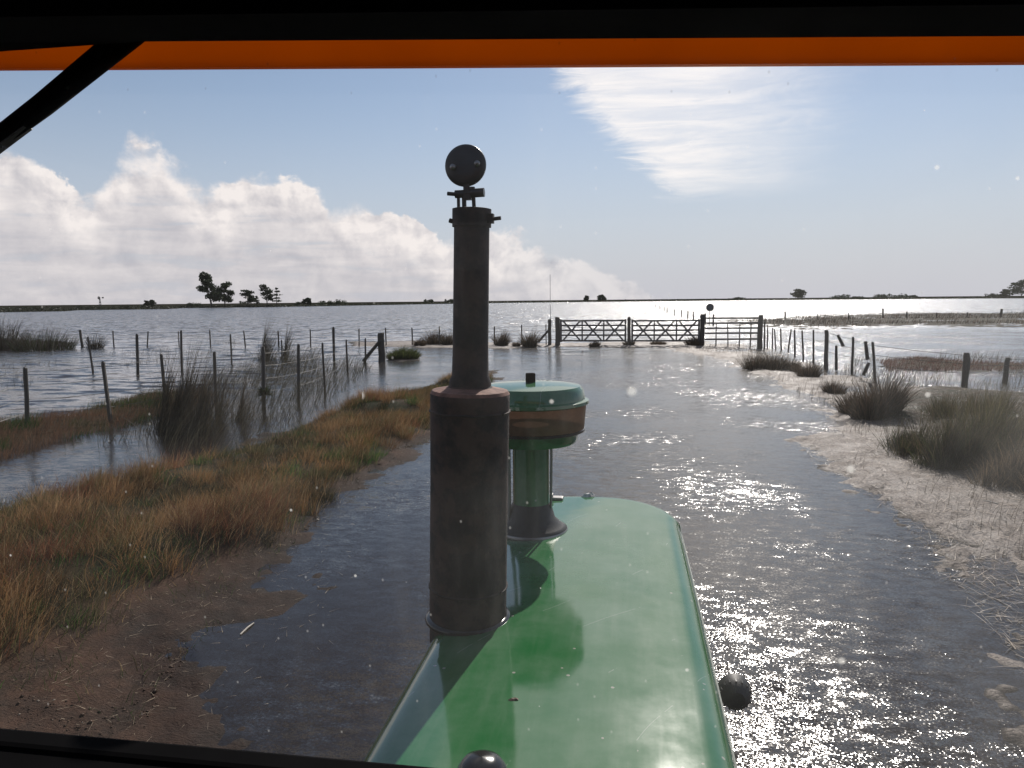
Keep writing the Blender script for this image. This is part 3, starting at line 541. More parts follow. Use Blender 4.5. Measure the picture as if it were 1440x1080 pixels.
fence('far wire fence with few posts on the marsh grass beyond the blue water', [(1104, 449, 438, 1.5), (1150, 449, 441, 1), (1193, 449, 440, 1), (1242, 447, 434, 1.6, 3), (1275, 447, 438, 1.3), (1317, 447, 439, 1), (1360, 447, 439, 1), (1407, 446, 434, 2.2, 1), (1470, 446, 434, 1.6)], (.9, .55), rad=.06, wr=.008)
# fence running away beyond the gate
fpx = [(1003, 458, 442), (992, 455, 440.5), (975, 450, 438), (967, 448, 437), (958, 445.5, 436), (948, 443, 435), (938, 439, 432), (934, 437, 431), (928, 434, 429.6), (922, 431.5, 427.8)]
fence('distant fence of short posts running away over the bright water beyond the gate', fpx, (.85, .5), rad=.075, wr=.008)
YG = 38.72
def gx(px): return float(PY(px, 470, YG)[0])
def gz(py, px=885): return float(PY(px, py, YG)[2])
GP = []
def lone_post(px, pyb, pyt, r, label, lean=0., square=False, y=YG):
    x = float(PY(px, 470, y)[0]); zt = float(PY(px, pyt, y)[2]); zb = float(PY(px, pyb, y)[2]); root = empty('gate_post', (x, y, 0), label, 'post', 'wooden gate posts')
    put_post(x, y, zt, r, root, lean, 0, -.1, 'shaft', 0); mb = MB().tube([(x+lean*zt*.9, y, zt-.16), (x+lean*zt*.9, y, zt-.10)], r*1.06, 10, False); mb.build('wire_binding', M['wire'], root); return root
lone_post(784.5, 485, 446, .13, 'thick gate post at the outer left end of the braced gate')
lone_post(884.5, 485, 446, .095, 'slim gate post in the middle between the two braced gate leaves')
lone_post(987.5, 487, 442, .13, 'thick gate post between the braced gate and the plain rail panel')
lone_post(1068.5, 491, 443, .13, 'thick end post at the right of the plain rail panel', 0, False, 37.1)
lone_post(773, 484, 449, .10, 'strainer post with diagonal prop left of the gate', 0, False, 38.9)
r_ = GP
def gate_leaf(pxl, pxr, label, flip):
    x0, x1 = gx(pxl), gx(pxr); zs = [gz(y, (pxl+pxr)/2) for y in (479, 471.2, 464.3, 457.6, 450.8)]; y = YG-.09
    root = empty('wooden_gate', ((x0+x1)/2, y, 0), label, 'gate', 'braced wooden gate leaves')
    for z in zs: MB().box(((x0+x1)/2, y, z), (x1-x0-.09, .035, .085)).build('rail', M['gatewood'], root)
    for x in (x0+.0, x1-.0): MB().box((x, y, (zs[0]+zs[-1])/2), (.10, .07, zs[-1]-zs[0]+.14)).build('stile', M['gatewood'], root)
    L = (x1-x0)/3
    for k in (1, 2): MB().box((x0+L*k, y-.036, (zs[0]+zs[-1])/2), (.075, .03, zs[-1]-zs[0])).build('upright', M['gatewood'], root)
    for k in range(3):
        a, b = x0+L*k+.10, x0+L*(k+1)-.10
        MB().beam((a, y+.034, zs[-1]), (b, y+.034, zs[0]), .08, .026, (0, 1, 0)).build('brace', M['gatewood'], root)
        MB().beam((a, y-.036-.003*(k+1), zs[0]), (b, y-.036-.003*(k+1), zs[-1]), .08, .024, (0, 1, 0)).build('brace', M['gatewood'], root)
    return root
gate_leaf(789, 879.5, 'left leaf of the cross braced grey wooden farm gate', 1); gate_leaf(889, 982.5, 'right leaf of the cross braced grey wooden farm gate', -1)
xa, xb = gx(991), float(PY(1066, 470, 37.1)[0]); root = empty('rail_panel', ((xa+xb)/2, 37.9, 0), 'plain five rail wooden fence panel right of the braced gate', 'fence')
for py in (447.5, 454.5, 461.5, 468.5, 477): MB().beam((xa, YG-.12, gz(py, 990)), (xb, 37.1-.12, float(PY(1066, py-.4, 37.1)[2])), .04, .085, (0, 0, 1)).build('rail', M['gatewood'], root)
for f in (.22, .45, .66, .86): put_post(xa+(xb-xa)*f, YG-.12+(37.1-YG)*f+.05, 1.2, .03, root, random.uniform(-.04, .04), 0, -.05, 'picket')
def brace(label, p_lo, p_hi, y, r, name='post_prop'):
    a, b = PY(*p_lo, y), PY(*p_hi, y); o = MB().tube([a, (Vector(a)+Vector(b))/2+Vector((0, 0, .01)), b], [r*1.1, r, r*.9], 8).build(name, M['post'], org=tuple(a), smooth=50); return tag(o, label, 'wooden prop')
brace('leaning timber prop against the strainer post left of the gate', (757, 481), (772, 464), 38.85, .06)
cp = G(537, 509); root = empty('corner_post', (cp[0], cp[1], 0), 'thick wooden corner post beside the small green island, left of the exhaust', 'post')
put_post(cp[0], cp[1], float(PY(537, 468, cp[1])[2]), .135, root, 0, 0, -.1, 'shaft', 1); MB().tube([(cp[0], cp[1]-.0, .82), (cp[0], cp[1], .88)], .145, 10, False).build('wire_binding', M['wire'], root)
brace('leaning timber prop against the thick corner post by the green island', (511, 508), (534, 480), cp[1]-.1, .07)
def loose(label, a, b, y, r):
    p, q = PY(*a, y), PY(*b, y); return tag(MB().tube([p, (Vector(p)+Vector(q))/2, q], [r, r*1.05, r*.85], 7).build('loose_post', M['post'], org=tuple(p), smooth=50), label, 'post')
loose('short slanting post hanging in the wires right of the thick fence post', (1186, 487), (1178, 471), 25.5, .05)
loose('short thin upright stake just right of the thick fence post', (1176, 521), (1176, 486), 25.6, .045)
loose('upright post hanging beside the strongly leaning fence post', (1220, 506), (1217, 480), 22.4, .05)
loose('broken stake tilted in the pale reeds under the leaning post', (1214, 528), (1222, 510), 22.6, .05)
loose('stake leaning outward from the thick twin post among the right reeds', (1357, 538), (1362, 502), 21.3, .065)
tp = PY(774, 486, 39.0); tag(MB().tube([(tp[0], 39.0, -.1), (tp[0], 39.0, float(PY(774, 386, 39.0)[2]))], [.018, .010], 6).build('thin_pole', M['pole'], org=(tp[0], 39.0, 0)), 'tall thin metal pole standing beside the strainer post left of the gate', 'pole')
sp_ = G(999, 456); ys = sp_[1]; sgn = empty('round_sign', (sp_[0], ys, 0), 'small round road sign on a pole, seen from behind beyond the gate', 'sign')
sc_ = PY(998.5, 432.5, ys); MB().lathe([(0, -.012), (.36, -.012), (.37, 0), (.36, .012), (0, .012)], sc_, 32, False, Matrix.Rotation(math.pi/2, 3, 'X')).build('disc', M['sign'], sgn, smooth=40)
MB().tube([(sc_[0], ys+.04, -.2), (sc_[0], ys+.04, sc_[2]+.25)], .04, 8).build('pole', M['sign'], sgn); MB().box((sc_[0], ys+.025, sc_[2]), (.3, .02, .05)).build('bracket', M['sign'], sgn)

# ------------------------------------------------------------------ grass, reeds, litter
def inpoly(P, n, lo=0.0):
    P = np.asarray(P)[:, :2]; mn, mx_ = P.min(0)+min(lo, 0), P.max(0)-min(lo, 0); X = []; c = 0
    while c < n:
        q = rng.uniform(mn, mx_, (n*4, 2)); k = sdf(P, q[:, 0], q[:, 1]) > lo; X.append(q[k]); c += k.sum()
    return np.concatenate(X)[:n]
def clip_poly(P, ymax=60, xmin=-40, xmax=40):
    P = np.array(P); P[:, 1] = np.clip(P[:, 1], 1.6, ymax); P[:, 0] = np.clip(P[:, 0], xmin, xmax); return P
ORA, STR, GRN, DRK, OLV, RED = map(np.array, ((.205, .112, .048), (.34, .24, .135), (.050, .100, .024), (.026, .025, .015), (.088, .080, .034), (.175, .072, .040)))
def stuff(name, base, head, lean, length, width, tint, m, seg=3, curl=.9):
    V, Q, T_, C = blades(base, head, lean, length, width, tint, seg, curl); return npmesh(name, V, Q, T_, C, m, kind='stuff')
# left ridge: mounded clumps
RP = clip_poly(RIDGE, 23, -12, 0)
cl_ = inpoly(RP, 1100, .03); cw = rng.uniform(.09, .26, 1100); big = vnoise(cl_[:, 0], cl_[:, 1], 1.3, 11); sr = sdf(RIDGE, cl_[:, 0], cl_[:, 1])
pick = rng.uniform(0, 1, 1100) + (big-.5)*1.1 - .35*(sr < .28)
ctint = np.where((pick < .14)[:, None], DRK*1.3, np.where((pick < .33)[:, None], GRN, np.where((pick < .50)[:, None], OLV, np.where((pick < .78)[:, None], ORA, np.where((pick < .95)[:, None], ORA*.6+STR*.4, RED)))))
NB = 120; ci = np.repeat(np.arange(1100), NB); nn = len(ci); off = rng.normal(0, 1, (nn, 2))*cw[ci][:, None]*.55
bx_ = cl_[ci] + off; hh = ground_h(bx_[:, 0], bx_[:, 1])[0]; keep = sdf(RIDGE, bx_[:, 0], bx_[:, 1]) > -.12; keep &= hh > -.04
bx_, off, ci, hh = bx_[keep], off[keep], ci[keep], hh[keep]; nn = len(ci)
lenf = (.11 + .20*rng.uniform(0, 1, nn)**1.2)*(0.75+.7*big[ci])*np.where(pick[ci] < .30, .55, 1.0)
head = np.arctan2(off[:, 1], off[:, 0]) + rng.normal(0, .5, nn); head = np.where(rng.uniform(0, 1, nn) < .45, rng.normal(.1, .6, nn), head)
tn = ctint[ci]*(.35+1.25*vnoise(cl_[:, 0], cl_[:, 1], .5, 13))[ci][:, None]*rng.uniform(.55, 1.35, (nn, 1)); dead = rng.uniform(0, 1, nn) < .12; tn[dead] = STR*rng.uniform(.6, 1.1, (dead.sum(), 1))
stuff('dry_grass', np.column_stack([bx_, hh-.01]), head, rng.uniform(.1, .75, nn), lenf, rng.uniform(.003, .0065, nn), tn, M['grass'])
# short growth at the foot of the ridge and on the wet earth
q = inpoly(clip_poly(BANK, 23, -9, 0), 16000); sr = sdf(RIDGE, q[:, 0], q[:, 1]); k = (sr < .1) & (rng.uniform(0, 1, len(q)) < np.clip(1.2+sr*.8, .10, 1)*(vnoise(q[:, 0], q[:, 1], .5, 21) > .48)); q = q[k]; h_ = ground_h(q[:, 0], q[:, 1])[0]; n_ = len(q)
tt = np.where((rng.uniform(0, 1, n_) < .45)[:, None], GRN*.8, np.where((rng.uniform(0, 1, n_) < .5)[:, None], OLV, STR*.7))*rng.uniform(.5, 1.2, (n_, 1))
stuff('short_grass', np.column_stack([q, h_-.004]), rng.uniform(0, 6.28, n_), rng.uniform(.2, 1.2, n_), rng.uniform(.05, .16, n_), rng.uniform(.003, .006, n_), tt, M['grass'])
def pebbles(name, q, size, tint, m):
    h_ = ground_h(q[:, 0], q[:, 1])[0]; n_ = len(q); s = size*rng.lognormal(0, .45, n_)
    d = np.array([(1, 0, 0), (0, 1, 0), (-1, 0, 0), (0, -1, 0), (0, 0, .7), (0, 0, -.5)]); V = d[None]*s[:, None, None]*rng.uniform(.6, 1.3, (n_, 6, 1))
    a = rng.uniform(0, 6.28, n_); ca_, sa = np.cos(a)[:, None], np.sin(a)[:, None]; x = V[..., 0]*ca_-V[..., 1]*sa; y = V[..., 0]*sa+V[..., 1]*ca_
    V = np.stack([x+q[:, :1], y+q[:, 1:2], V[..., 2]+h_[:, None]+.2*s[:, None]], -1); k = (np.arange(n_)*6)[:, None, None]
    F = np.array([(0, 1, 4), (1, 2, 4), (2, 3, 4), (3, 0, 4), (1, 0, 5), (2, 1, 5), (3, 2, 5), (0, 3, 5)])[None]+k
    return npmesh(name, V.reshape(-1, 3), np.zeros((0, 4), int), F.reshape(-1, 3), np.repeat(tint, 6, 0), m, kind='stuff')
q = inpoly(clip_poly(BANK, 20, -7, 0), 22000); sr = sdf(RIDGE, q[:, 0], q[:, 1]); hq = ground_h(q[:, 0], q[:, 1])[0]; q = q[(sr < .0) & (hq > -.03) & (vnoise(q[:, 0], q[:, 1], .7, 91)+.5*vnoise(q[:, 0], q[:, 1], .2, 92) > .70)]
pc = np.array((.09, .058, .04))*rng.uniform(.4, 1.5, (len(q), 1)); wh_ = rng.uniform(0, 1, len(q)) < np.where(q[:, 1] > 6.5, .22, .05); pc[wh_] = (.34, .29, .23)
pebbles('gravel', q, .0066, pc, M['straw'])
# straw lying on the wet earth and the pale reed litter of the right bank
def litter(name, q, ln_, wd, tint, lift=.006):
    h_ = np.maximum(ground_h(q[:, 0], q[:, 1])[0], .0); n_ = len(q)
    V, Q, T_, C = blades(np.column_stack([q, h_+lift]), rng.uniform(0, 6.28, n_), rng.uniform(1.40, 1.58, n_), ln_, wd, tint, 2, 0.0); return npmesh(name, V, Q, T_, C, M['straw'], kind='stuff')
MP = clip_poly(MAT, 45, -5, 9.5)
q = inpoly(MP, 70000, -.1); q = q[rng.uniform(0, 1, len(q)) < np.clip(9/q[:, 1], .1, 1)]; n_ = len(q)
litter('reed_litter', q, rng.uniform(.06, .3, n_), rng.uniform(.004, .010, n_), np.array((.36, .295, .23))*rng.uniform(.15, 1.4, (n_, 1)))
q = inpoly(clip_poly(BANK, 16, -6, 1.2), 9000, -1.1); q = q[(sdf(RIDGE, q[:, 0], q[:, 1]) < .05) & (sdf(BANK, q[:, 0], q[:, 1]) > -1.1*rng.uniform(0, 1, len(q))**2)][:3000]; n_ = len(q)
litter('straw_litter', q, rng.uniform(.02, .11, n_), rng.uniform(.002, .005, n_), np.array((.46, .37, .26))*rng.uniform(.3, 1.2, (n_, 1)))
# upright dead stubble in the litter
q = inpoly(MP, 5200, .25); k = vnoise(q[:, 0], q[:, 1], .9, 31) > .50; q = q[k]; n_ = len(q)
stuff('dead_stubble', np.column_stack([q, ground_h(q[:, 0], q[:, 1])[0]-.01]), rng.normal(0, .8, n_), rng.uniform(.02, .3, n_), rng.uniform(.1, .38, n_), rng.uniform(.004, .007, n_), np.array((.12, .095, .07))*rng.uniform(.5, 1.4, (n_, 1)), M['reed'])
# left island of brown grass
q = inpoly(clip_poly(ISLE, 22, -22, 0), 26000, -.2); n_ = len(q); k = vnoise(q[:, 0], q[:, 1], .8, 41); tt = np.where((k > .72)[:, None], GRN*.6, np.where((k > .30)[:, None], np.array((.14, .082, .052)), OLV*.8))*rng.uniform(.5, 1.3, (n_, 1))
stuff('island_grass', np.column_stack([q, ground_h(q[:, 0], q[:, 1])[0]-.02]), rng.normal(.2, 1.0, n_), rng.uniform(.1, .6, n_), rng.uniform(.08, .30, n_)*(.5+k), rng.uniform(.005, .009, n_), tt, M['grass'])
# sparse reeds in the ditch water, all bent to the right by the wind
RA = poly([(120, 640), (300, 640), (420, 598), (520, 520), (440, 500), (330, 520), (230, 560), (150, 600)])
q = inpoly(RA, 5200); k = vnoise(q[:, 0], q[:, 1], 1.2, 51) > .38; q = q[k]; n_ = len(q)
stuff('ditch_reeds', np.column_stack([q, np.full(n_, -.05)]), rng.normal(.15, .35, n_), rng.uniform(.12, .55, n_), rng.uniform(.3, 1.15, n_), rng.uniform(.006, .010, n_), np.array((.085, .075, .05))*rng.uniform(.4, 1.3, (n_, 1)), M['reed'], 4, 1.1)
RB = poly([(-150, 560), (0, 555), (60, 535), (230, 510), (330, 500), (330, 480), (100, 500), (-150, 505)])
q = inpoly(RB, 2600); k = vnoise(q[:, 0], q[:, 1], 2.2, 52) > .50; q = q[k]; n_ = len(q)
stuff('open_water_reeds', np.column_stack([q, np.full(n_, -.05)]), rng.normal(.15, .4, n_), rng.uniform(.1, .5, n_), rng.uniform(.12, .5, n_), rng.uniform(.008, .014, n_), np.array((.10, .085, .06))*rng.uniform(.4, 1.3, (n_, 1)), M['reed'], 3, 1.1)
# marsh beyond the right fence, reeds around it
q = inpoly(clip_poly(MARSH, 140, 0, 110), 26000); k = vnoise(q[:, 0], q[:, 1]*2.5, 14, 61)+.3*vnoise(q[:, 0], q[:, 1]*2, 3, 62) > .60; q = q[k]; n_ = len(q)
stuff('marsh_grass', np.column_stack([q, np.full(n_, -.03)]), rng.normal(.1, .8, n_), rng.uniform(.1, .6, n_), rng.uniform(.15, .65, n_), rng.uniform(.02, .05, n_), np.where((rng.uniform(0, 1, n_) < .3)[:, None], np.array((.18, .12, .09)), np.array((.085, .075, .06)))*rng.uniform(.5, 1.4, (n_, 1)), M['reed'], 2)
q = inpoly(clip_poly(REDS, 32, 0, 24), 9000); n_ = len(q)
stuff('rusty_reed_bed', np.column_stack([q, np.full(n_, -.02)]), rng.normal(.1, .9, n_), rng.uniform(.1, .8, n_), rng.uniform(.06, .25, n_), rng.uniform(.010, .02, n_), np.array((.24, .13, .10))*rng.uniform(.5, 1.3, (n_, 1)), M['reed'], 2)
RC = poly([(1170, 540), (1230, 560), (1440, 600), (1600, 600), (1600, 505), (1330, 500), (1200, 505)])
q = inpoly(RC, 5200); k = vnoise(q[:, 0], q[:, 1], 1.1, 71) > .38; q = q[k]; n_ = len(q)
stuff('bank_reeds', np.column_stack([q, np.full(n_, -.03)]), rng.normal(.1, .8, n_), rng.uniform(.05, .45, n_), rng.uniform(.12, .45, n_), rng.uniform(.006, .011, n_), np.where((rng.uniform(0, 1, n_) < .6)[:, None], np.array((.20, .165, .12)), np.array((.10, .085, .06)))*rng.uniform(.5, 1.3, (n_, 1)), M['reed'], 3)
# tussocks and clumps one can point at
def clump(name, px, py, wpx, hpx, n, cols, label, cat, group=None, m='reed', wind=.15, spread=1.0, bw=(.006, .011), lumps=1, blow=.4):
    c = G(px, py); s = math.hypot(c[0], c[1])/FPX; w_, h_ = wpx*s, hpx*s; ang = rng.uniform(0, 6.28, n); r = np.sqrt(rng.uniform(0, 1, n))
    ox = oy = np.zeros(n)
    if lumps > 1:
        lc = rng.normal(0, .48, (lumps, 2))*w_*.5; li = rng.integers(0, lumps, n); ox, oy = lc[li, 0], lc[li, 1]; lh = rng.uniform(.4, 1.25, lumps)[li]; r = np.abs(rng.normal(0, .42, n))
    else: lh = 1.0
    b = np.column_stack([c[0]+ox+r*np.cos(ang)*w_*.36, c[1]+oy+r*np.sin(ang)*w_*.36]); gz_ = np.maximum(ground_h(b[:, 0], b[:, 1])[0], -.06)-.02
    hd_ = np.where(rng.uniform(0, 1, n) > blow, ang, rng.normal(wind, .5, n)); le = np.clip(r*.55*spread*rng.uniform(.4, 1.3, n)+.06, .03, 1.1)
    L = h_*lh*(1.15-.35*r)*rng.uniform(.55, 1.12, n); ti = np.array([cols[i] for i in rng.integers(0, len(cols), n)])*rng.uniform(.5, 1.35, (n, 1))
    V, Q, T_, C = blades(np.column_stack([b, gz_]), hd_, le, L, rng.uniform(*bw, n), ti, 3, 1.0); o = npmesh(name, V, Q, T_, C, M[m], org=(c[0], c[1], 0)); return tag(o, label, cat, group)
brn, dkb, olv, dgn = (.11, .083, .055), (.055, .045, .033), (.058, .058, .026), (.034, .046, .018)
clump('reed_clump', 268, 604, 88, 100, 1900, [dkb, (.05, .045, .035), brn], 'largest dark reed clump in the left ditch, bent by the wind', 'reeds', bw=(.007, .012), wind=.2, spread=1.5, lumps=6, blow=.9)
clump('reed_clump', 315, 592, 60, 74, 420, [dkb, brn], 'dark reed clump just right of the largest clump in the left ditch', 'reeds', bw=(.006, .011), spread=1.9, blow=.9, lumps=3)
clump('reed_clump', 372, 506, 46, 48, 500, [dkb, (.07, .06, .045)], 'feathery reed clump behind the tall post with the tuft of leaves', 'reeds', spread=1.8, bw=(.010, .018), blow=.9, lumps=3)
clump('reed_clump', 62, 492, 90, 32, 800, [dkb, dgn, (.07, .06, .05)], 'broad dark reed clump in open water at the far left', 'reeds', bw=(.015, .028))
clump('reed_clump', 2, 492, 70, 42, 700, [dkb, (.06, .055, .05)], 'dark reed clump at the left edge of the photo', 'reeds', bw=(.015, .028))
clump('reed_clump', 132, 490, 26, 26, 220, [dkb], 'small reed clump beside the thick tilted post of the long fence', 'reeds', bw=(.015, .026))
clump('green_tussock', 567, 505, 56, 17, 2200, [dgn, (.10, .13, .04), olv], 'low green tussock island beside the thick corner post', 'grass tussock', m='grass', bw=(.010, .018), spread=1.2)
tc = PY(372, 555, G(371, 573)[1]); ang = rng.uniform(0, 6.28, 500); r = rng.uniform(0, 1, 500)
V, Q, T_, C = blades(np.column_stack([tc[0]+r*.05*np.cos(ang), tc[1]+r*.05*np.sin(ang), np.full(500, tc[2])]), ang, rng.uniform(.2, 1.5, 500), rng.uniform(.12, .27, 500), rng.uniform(.016, .028, 500), np.array(dgn)*rng.uniform(.5, 1.5, (500, 1)), 3, .8)
tag(npmesh('leaf_tuft', V, Q, T_, C, M['grass'], org=tuple(tc)), 'bushy green tuft growing halfway up a left fence post', 'plant')
rt = [(1062, 519, 40, 30, 'brown tussock at the foot of the gate end post on the right bank'), (1088, 519, 38, 26, 'wide brown tussock right beside the gate end post tussock'), (1112, 520, 22, 15, 'low brown tussock under the fence, before the round one'), (1137, 531, 32, 26, 'rounded dark tussock in the pale litter left of the thick fence post'), (1120, 524, 20, 14, 'tiny tussock hugging the left side of the rounded dark tussock'),
      (1172, 553, 30, 22, 'small tussock in the pale litter below the thin upright stake'), (1200, 582, 40, 36, 'brown leaning tussock at the narrow waist of the pale litter'), (1222, 592, 50, 50, 'tall brown tussock at the left end of the bush row'), (1244, 590, 44, 60, 'tall dark tussock between the brown tussock and the green bushes'),
      (975, 487, 26, 14, 'dark tussock at the foot of the post between gate and rail panel'), (884, 487, 18, 9, 'low dark tussock at the foot of the slim middle gate post'), (836, 488, 16, 9, 'small dark tussock under the left gate leaf'), (925, 486, 26, 7, 'flat dark tussock under the right gate leaf'),
      (744, 488, 24, 26, 'purplish brown tussock beside the timber prop left of the gate'), (705, 487, 22, 24, 'brown tussock by the long fence just right of the exhaust'), (726, 488, 12, 8, 'low brown tussock between the two brown tussocks near the gate'), (610, 485, 34, 22, 'brown reed tussock by the long fence just left of the exhaust'), (590, 487, 20, 12, 'small brown tussock behind the green tussock island'), (630, 486, 20, 20, 'brown tussock half hidden by the left side of the exhaust')]
for px, py, w_, h_, lb in rt:
    clump('brown_tussock', px, py, w_*1.1, h_, int(260+w_*14), [brn, dkb, (.16, .115, .085)], lb, 'grass tussock', 'brown tussocks', bw=(.008, .016) if py > 500 else (.014, .028), spread=1.1)
for px, py, w_, h_, n_, cs, lb in [(1290, 640, 80, 84, 3000, [dgn, olv, (.13, .10, .06), dkb], 'dark green grassy bush at the inner end of the right bush row'), (1345, 662, 110, 112, 5200, [dgn, dkb, brn, olv], 'biggest dark bush overhanging the pale litter on the right bank'), (1405, 640, 110, 110, 4600, [olv, (.16, .13, .07), (.10, .09, .04)], 'olive brown bush behind the biggest dark bush'), (1425, 690, 90, 95, 3800, [dkb, (.17, .125, .08), (.12, .085, .055)], 'dark brown bush nearest the camera at the right edge'), (1322, 596, 70, 56, 1800, [brn, olv], 'brown grassy bush at the back of the right bush row'), (1385, 592, 80, 60, 1800, [brn, (.17, .12, .08), olv], 'tawny grassy bush below the twin post on the right'), (1478, 650, 90, 100, 2500, [dgn, brn], 'green and brown bush cut by the right edge of the photo')]:
    clump('grassy_bush', px, py, w_*.84, h_*.56, int(n_*.5), cs, lb, 'bush', 'bushes on the right bank', 'grass', spread=1.9, bw=(.005, .010), lumps=11)
a, b = G(338, 893), G(357, 877); tag(MB().tube([(a[0], a[1], .004), ((a[0]+b[0])/2, (a[1]+b[1])/2+.01, .010), (b[0], b[1], .006)], [.006, .008, .005], 6).build('pale_stick', M['twig'], org=tuple(a)), 'short bleached stick floating by the left edge of the track', 'stick')
a, b = G(1376, 712), G(1404, 718); tag(MB().tube([(a[0], a[1], .07), ((a[0]+b[0])/2, (a[1]+b[1])/2+.01, .08), (b[0], b[1], .075)], [.008, .011, .008], 6).build('pale_stick', M['twig'], org=tuple(a)), 'bleached stick lying on the pale litter under the right bushes', 'stick')

# ------------------------------------------------------------------ far trees
def tree(px, dist, hpx, wpx, kind, label, name='tree', seed=0):
    r = np.random.default_rng(seed+100); c = far(px, dist, .2); s = dist/FPX; H, Wd = hpx*s, wpx*s
    root = empty(name, tuple(c), label, 'tree' if kind != 'bush' else 'bush', 'trees along the far shore')
    mb = MB(); cl_ = []; side = np.array(_r0)
    if kind == 'bush':
        for k in range(7): cl_.append((r.uniform(-.4, .4)*Wd, r.uniform(-.3, .3)*Wd, H*r.uniform(.25, .62), Wd*r.uniform(.2, .3), H*r.uniform(.25, .4)))
        mb.tube([(c[0], c[1], 0), (c[0], c[1], c[2]+H*.4)], [.12, .05], 6)
    elif kind == 'tier':
        mb.tube([(c[0], c[1], 0), (c[0], c[1], c[2]+H*.98)], [.35, .06], 6)
        for z, wv in ((.95, .12), (.8, .22), (.62, .5), (.45, .3), (.3, .5)): cl_.append((r.uniform(-.1, .25)*Wd*wv, 0, H*z, Wd*wv*.6, H*.055))
    else:
        lean = {'tall': -.28, 'round': .0, 'open': -.12}[kind]
        zlo = {'tall': .22, 'round': .24, 'open': .30}[kind]
        tx = lambda f: lean*Wd*f
        pts = [tuple(np.array(c)+side*tx(f)+np.array([0, 0, H*f])) for f in (0, .2, .45, .75)]; pts[0] = (pts[0][0], pts[0][1], 0.); mb.tube(pts, [H*.03, H*.022, H*.014, H*.006], 7)
        m_ = {'tall': 20, 'round': 17, 'open': 12}[kind]
        for k in range(m_):
            f = zlo + (1-zlo)*(k+.5)/m_*.92; wv = Wd*(.42 if kind == 'round' else .36)*math.sin(min(1, (1.12-f)/(1.12-zlo))*math.pi*.5+.25)
            ox = r.uniform(-1, 1)*wv*.75; cl_.append((tx(f)+ox, r.uniform(-.6, .6)*wv, H*f, Wd*r.uniform(.14, .23), H*r.uniform(.06, .11)))
            q = np.array(c)+side*tx(f*.7)+np.array([0, 0, H*f*.7]); e = np.array(c)+side*(tx(f)+ox)+np.array([0, 0, H*f]); mb.tube([tuple(q), tuple((q+e)/2+np.array([0, 0, -.01*H])), tuple(e)], [H*.011, H*.008, H*.004], 5)
    mb.build('trunk', M['bark'], root, smooth=60)
    V = []; n0 = 90 if hpx > 9 else 50
    for ox, oy, oz, rw, rh in cl_:
        d = r.normal(0, 1, (n0, 3)); d /= np.linalg.norm(d, axis=1)[:, None]; d *= r.uniform(.35, 1.05, (n0, 1)); ctr = np.array(c)+side*ox+np.array([0, oy, oz]) + d*np.array([rw, rw, rh])
        sz = max(.9*s, .035*H)*r.uniform(.6, 1.3, (n0, 1)); t1 = r.normal(0, 1, (n0, 3)); t2 = r.normal(0, 1, (n0, 3)); t1 /= np.linalg.norm(t1, axis=1)[:, None]; t2 /= np.linalg.norm(t2, axis=1)[:, None]
        V.append(np.stack([ctr+t1*sz, ctr+t2*sz, ctr-t1*sz, ctr-t2*sz], 1))
    V = np.concatenate(V); n_ = len(V); ti = np.repeat(np.array((.045, .06, .032))*r.uniform(.5, 1.5, (n_, 1)), 4, 0)
    npmesh('crown', V.reshape(-1, 3), (np.arange(n_)*4)[:, None]+np.arange(4)[None], np.zeros((0, 3), int), ti, M['leaf'], root, tuple(c)); return root
TL = [(298, 0, 45, 36, 'tall', 'tallest tree on the far shore, leaning left, left of the exhaust'), (316, 4, 33, 26, 'round', 'round tree touching the right side of the tallest far tree'), (348, 4, 23, 30, 'round', 'broad dense tree right of the tallest far tree'), (361, 6, 14, 16, 'tier', 'small flat topped tree beside the broad dense far tree'), (376, 2, 30, 26, 'open', 'open crowned tree leaning left, left of the tiered tree'), (389, 5, 25, 26, 'tier', 'tiered conifer like tree right of the open crowned tree'),
      (432, 10, 11, 15, 'round', 'lone small round tree between tiered tree and exhaust'), (207, 12, 10, 9, 'round', 'left one of a small tree pair left of the tallest tree'), (214, 12, 11, 10, 'round', 'right one of a small tree pair left of the tallest tree'), (273, 10, 7, 16, 'bush', 'low bush at the left foot of the tallest far tree'), (417, 20, 7, 12, 'bush', 'low bush just left of the lone small round tree'), (459, 30, 8, 22, 'bush', 'wide low bush right of the lone small round tree'), (482, 30, 9, 20, 'bush', 'low bush clump halfway between lone round tree and exhaust'),
      (603, 40, 7, 14, 'bush', 'small round bush on the far shore left of the exhaust'), (632, 50, 8, 14, 'bush', 'small bush on the far shore against the exhaust pipe'), (825, 20, 8.5, 9, 'round', 'left small tree of two above the left gate leaf'), (846, 20, 9.5, 15, 'round', 'wider right small tree of two above the left gate leaf'), (1036, 20, 5, 18, 'bush', 'low bush on the horizon right of the round sign'), (1121, 10, 14, 26, 'round', 'lone round tree on the horizon above the right fence'),
      (1183, 20, 7.5, 24, 'bush', 'dense low bush right of the lone round horizon tree'), (1207, 30, 5, 14, 'bush', 'tiny bush between the dense low bush and the wide mounds'), (1232, 25, 7, 34, 'bush', 'wide mounded bush on the right horizon'), (1262, 25, 7.5, 24, 'bush', 'mounded bush just right of the wide horizon mound'), (1284, 30, 5.5, 12, 'bush', 'small bush at the right end of the horizon mounds'), (1396, 10, 6, 16, 'bush', 'low bush left of the right edge trees'), (1412, 10, 10, 14, 'round', 'small tree left of the tree at the right edge'), (1436, 8, 21, 30, 'round', 'large tree on the horizon at the right edge'), (1462, 8, 17, 26, 'round', 'tree beyond the right edge of the photo')]
for i, (px, dd, h_, w_, kd, lb) in enumerate(TL):
    if px < 1460: tree(px, shore_d(px)+8+dd, h_, w_, kd, lb, 'bush' if kd == 'bush' else 'tree', i)
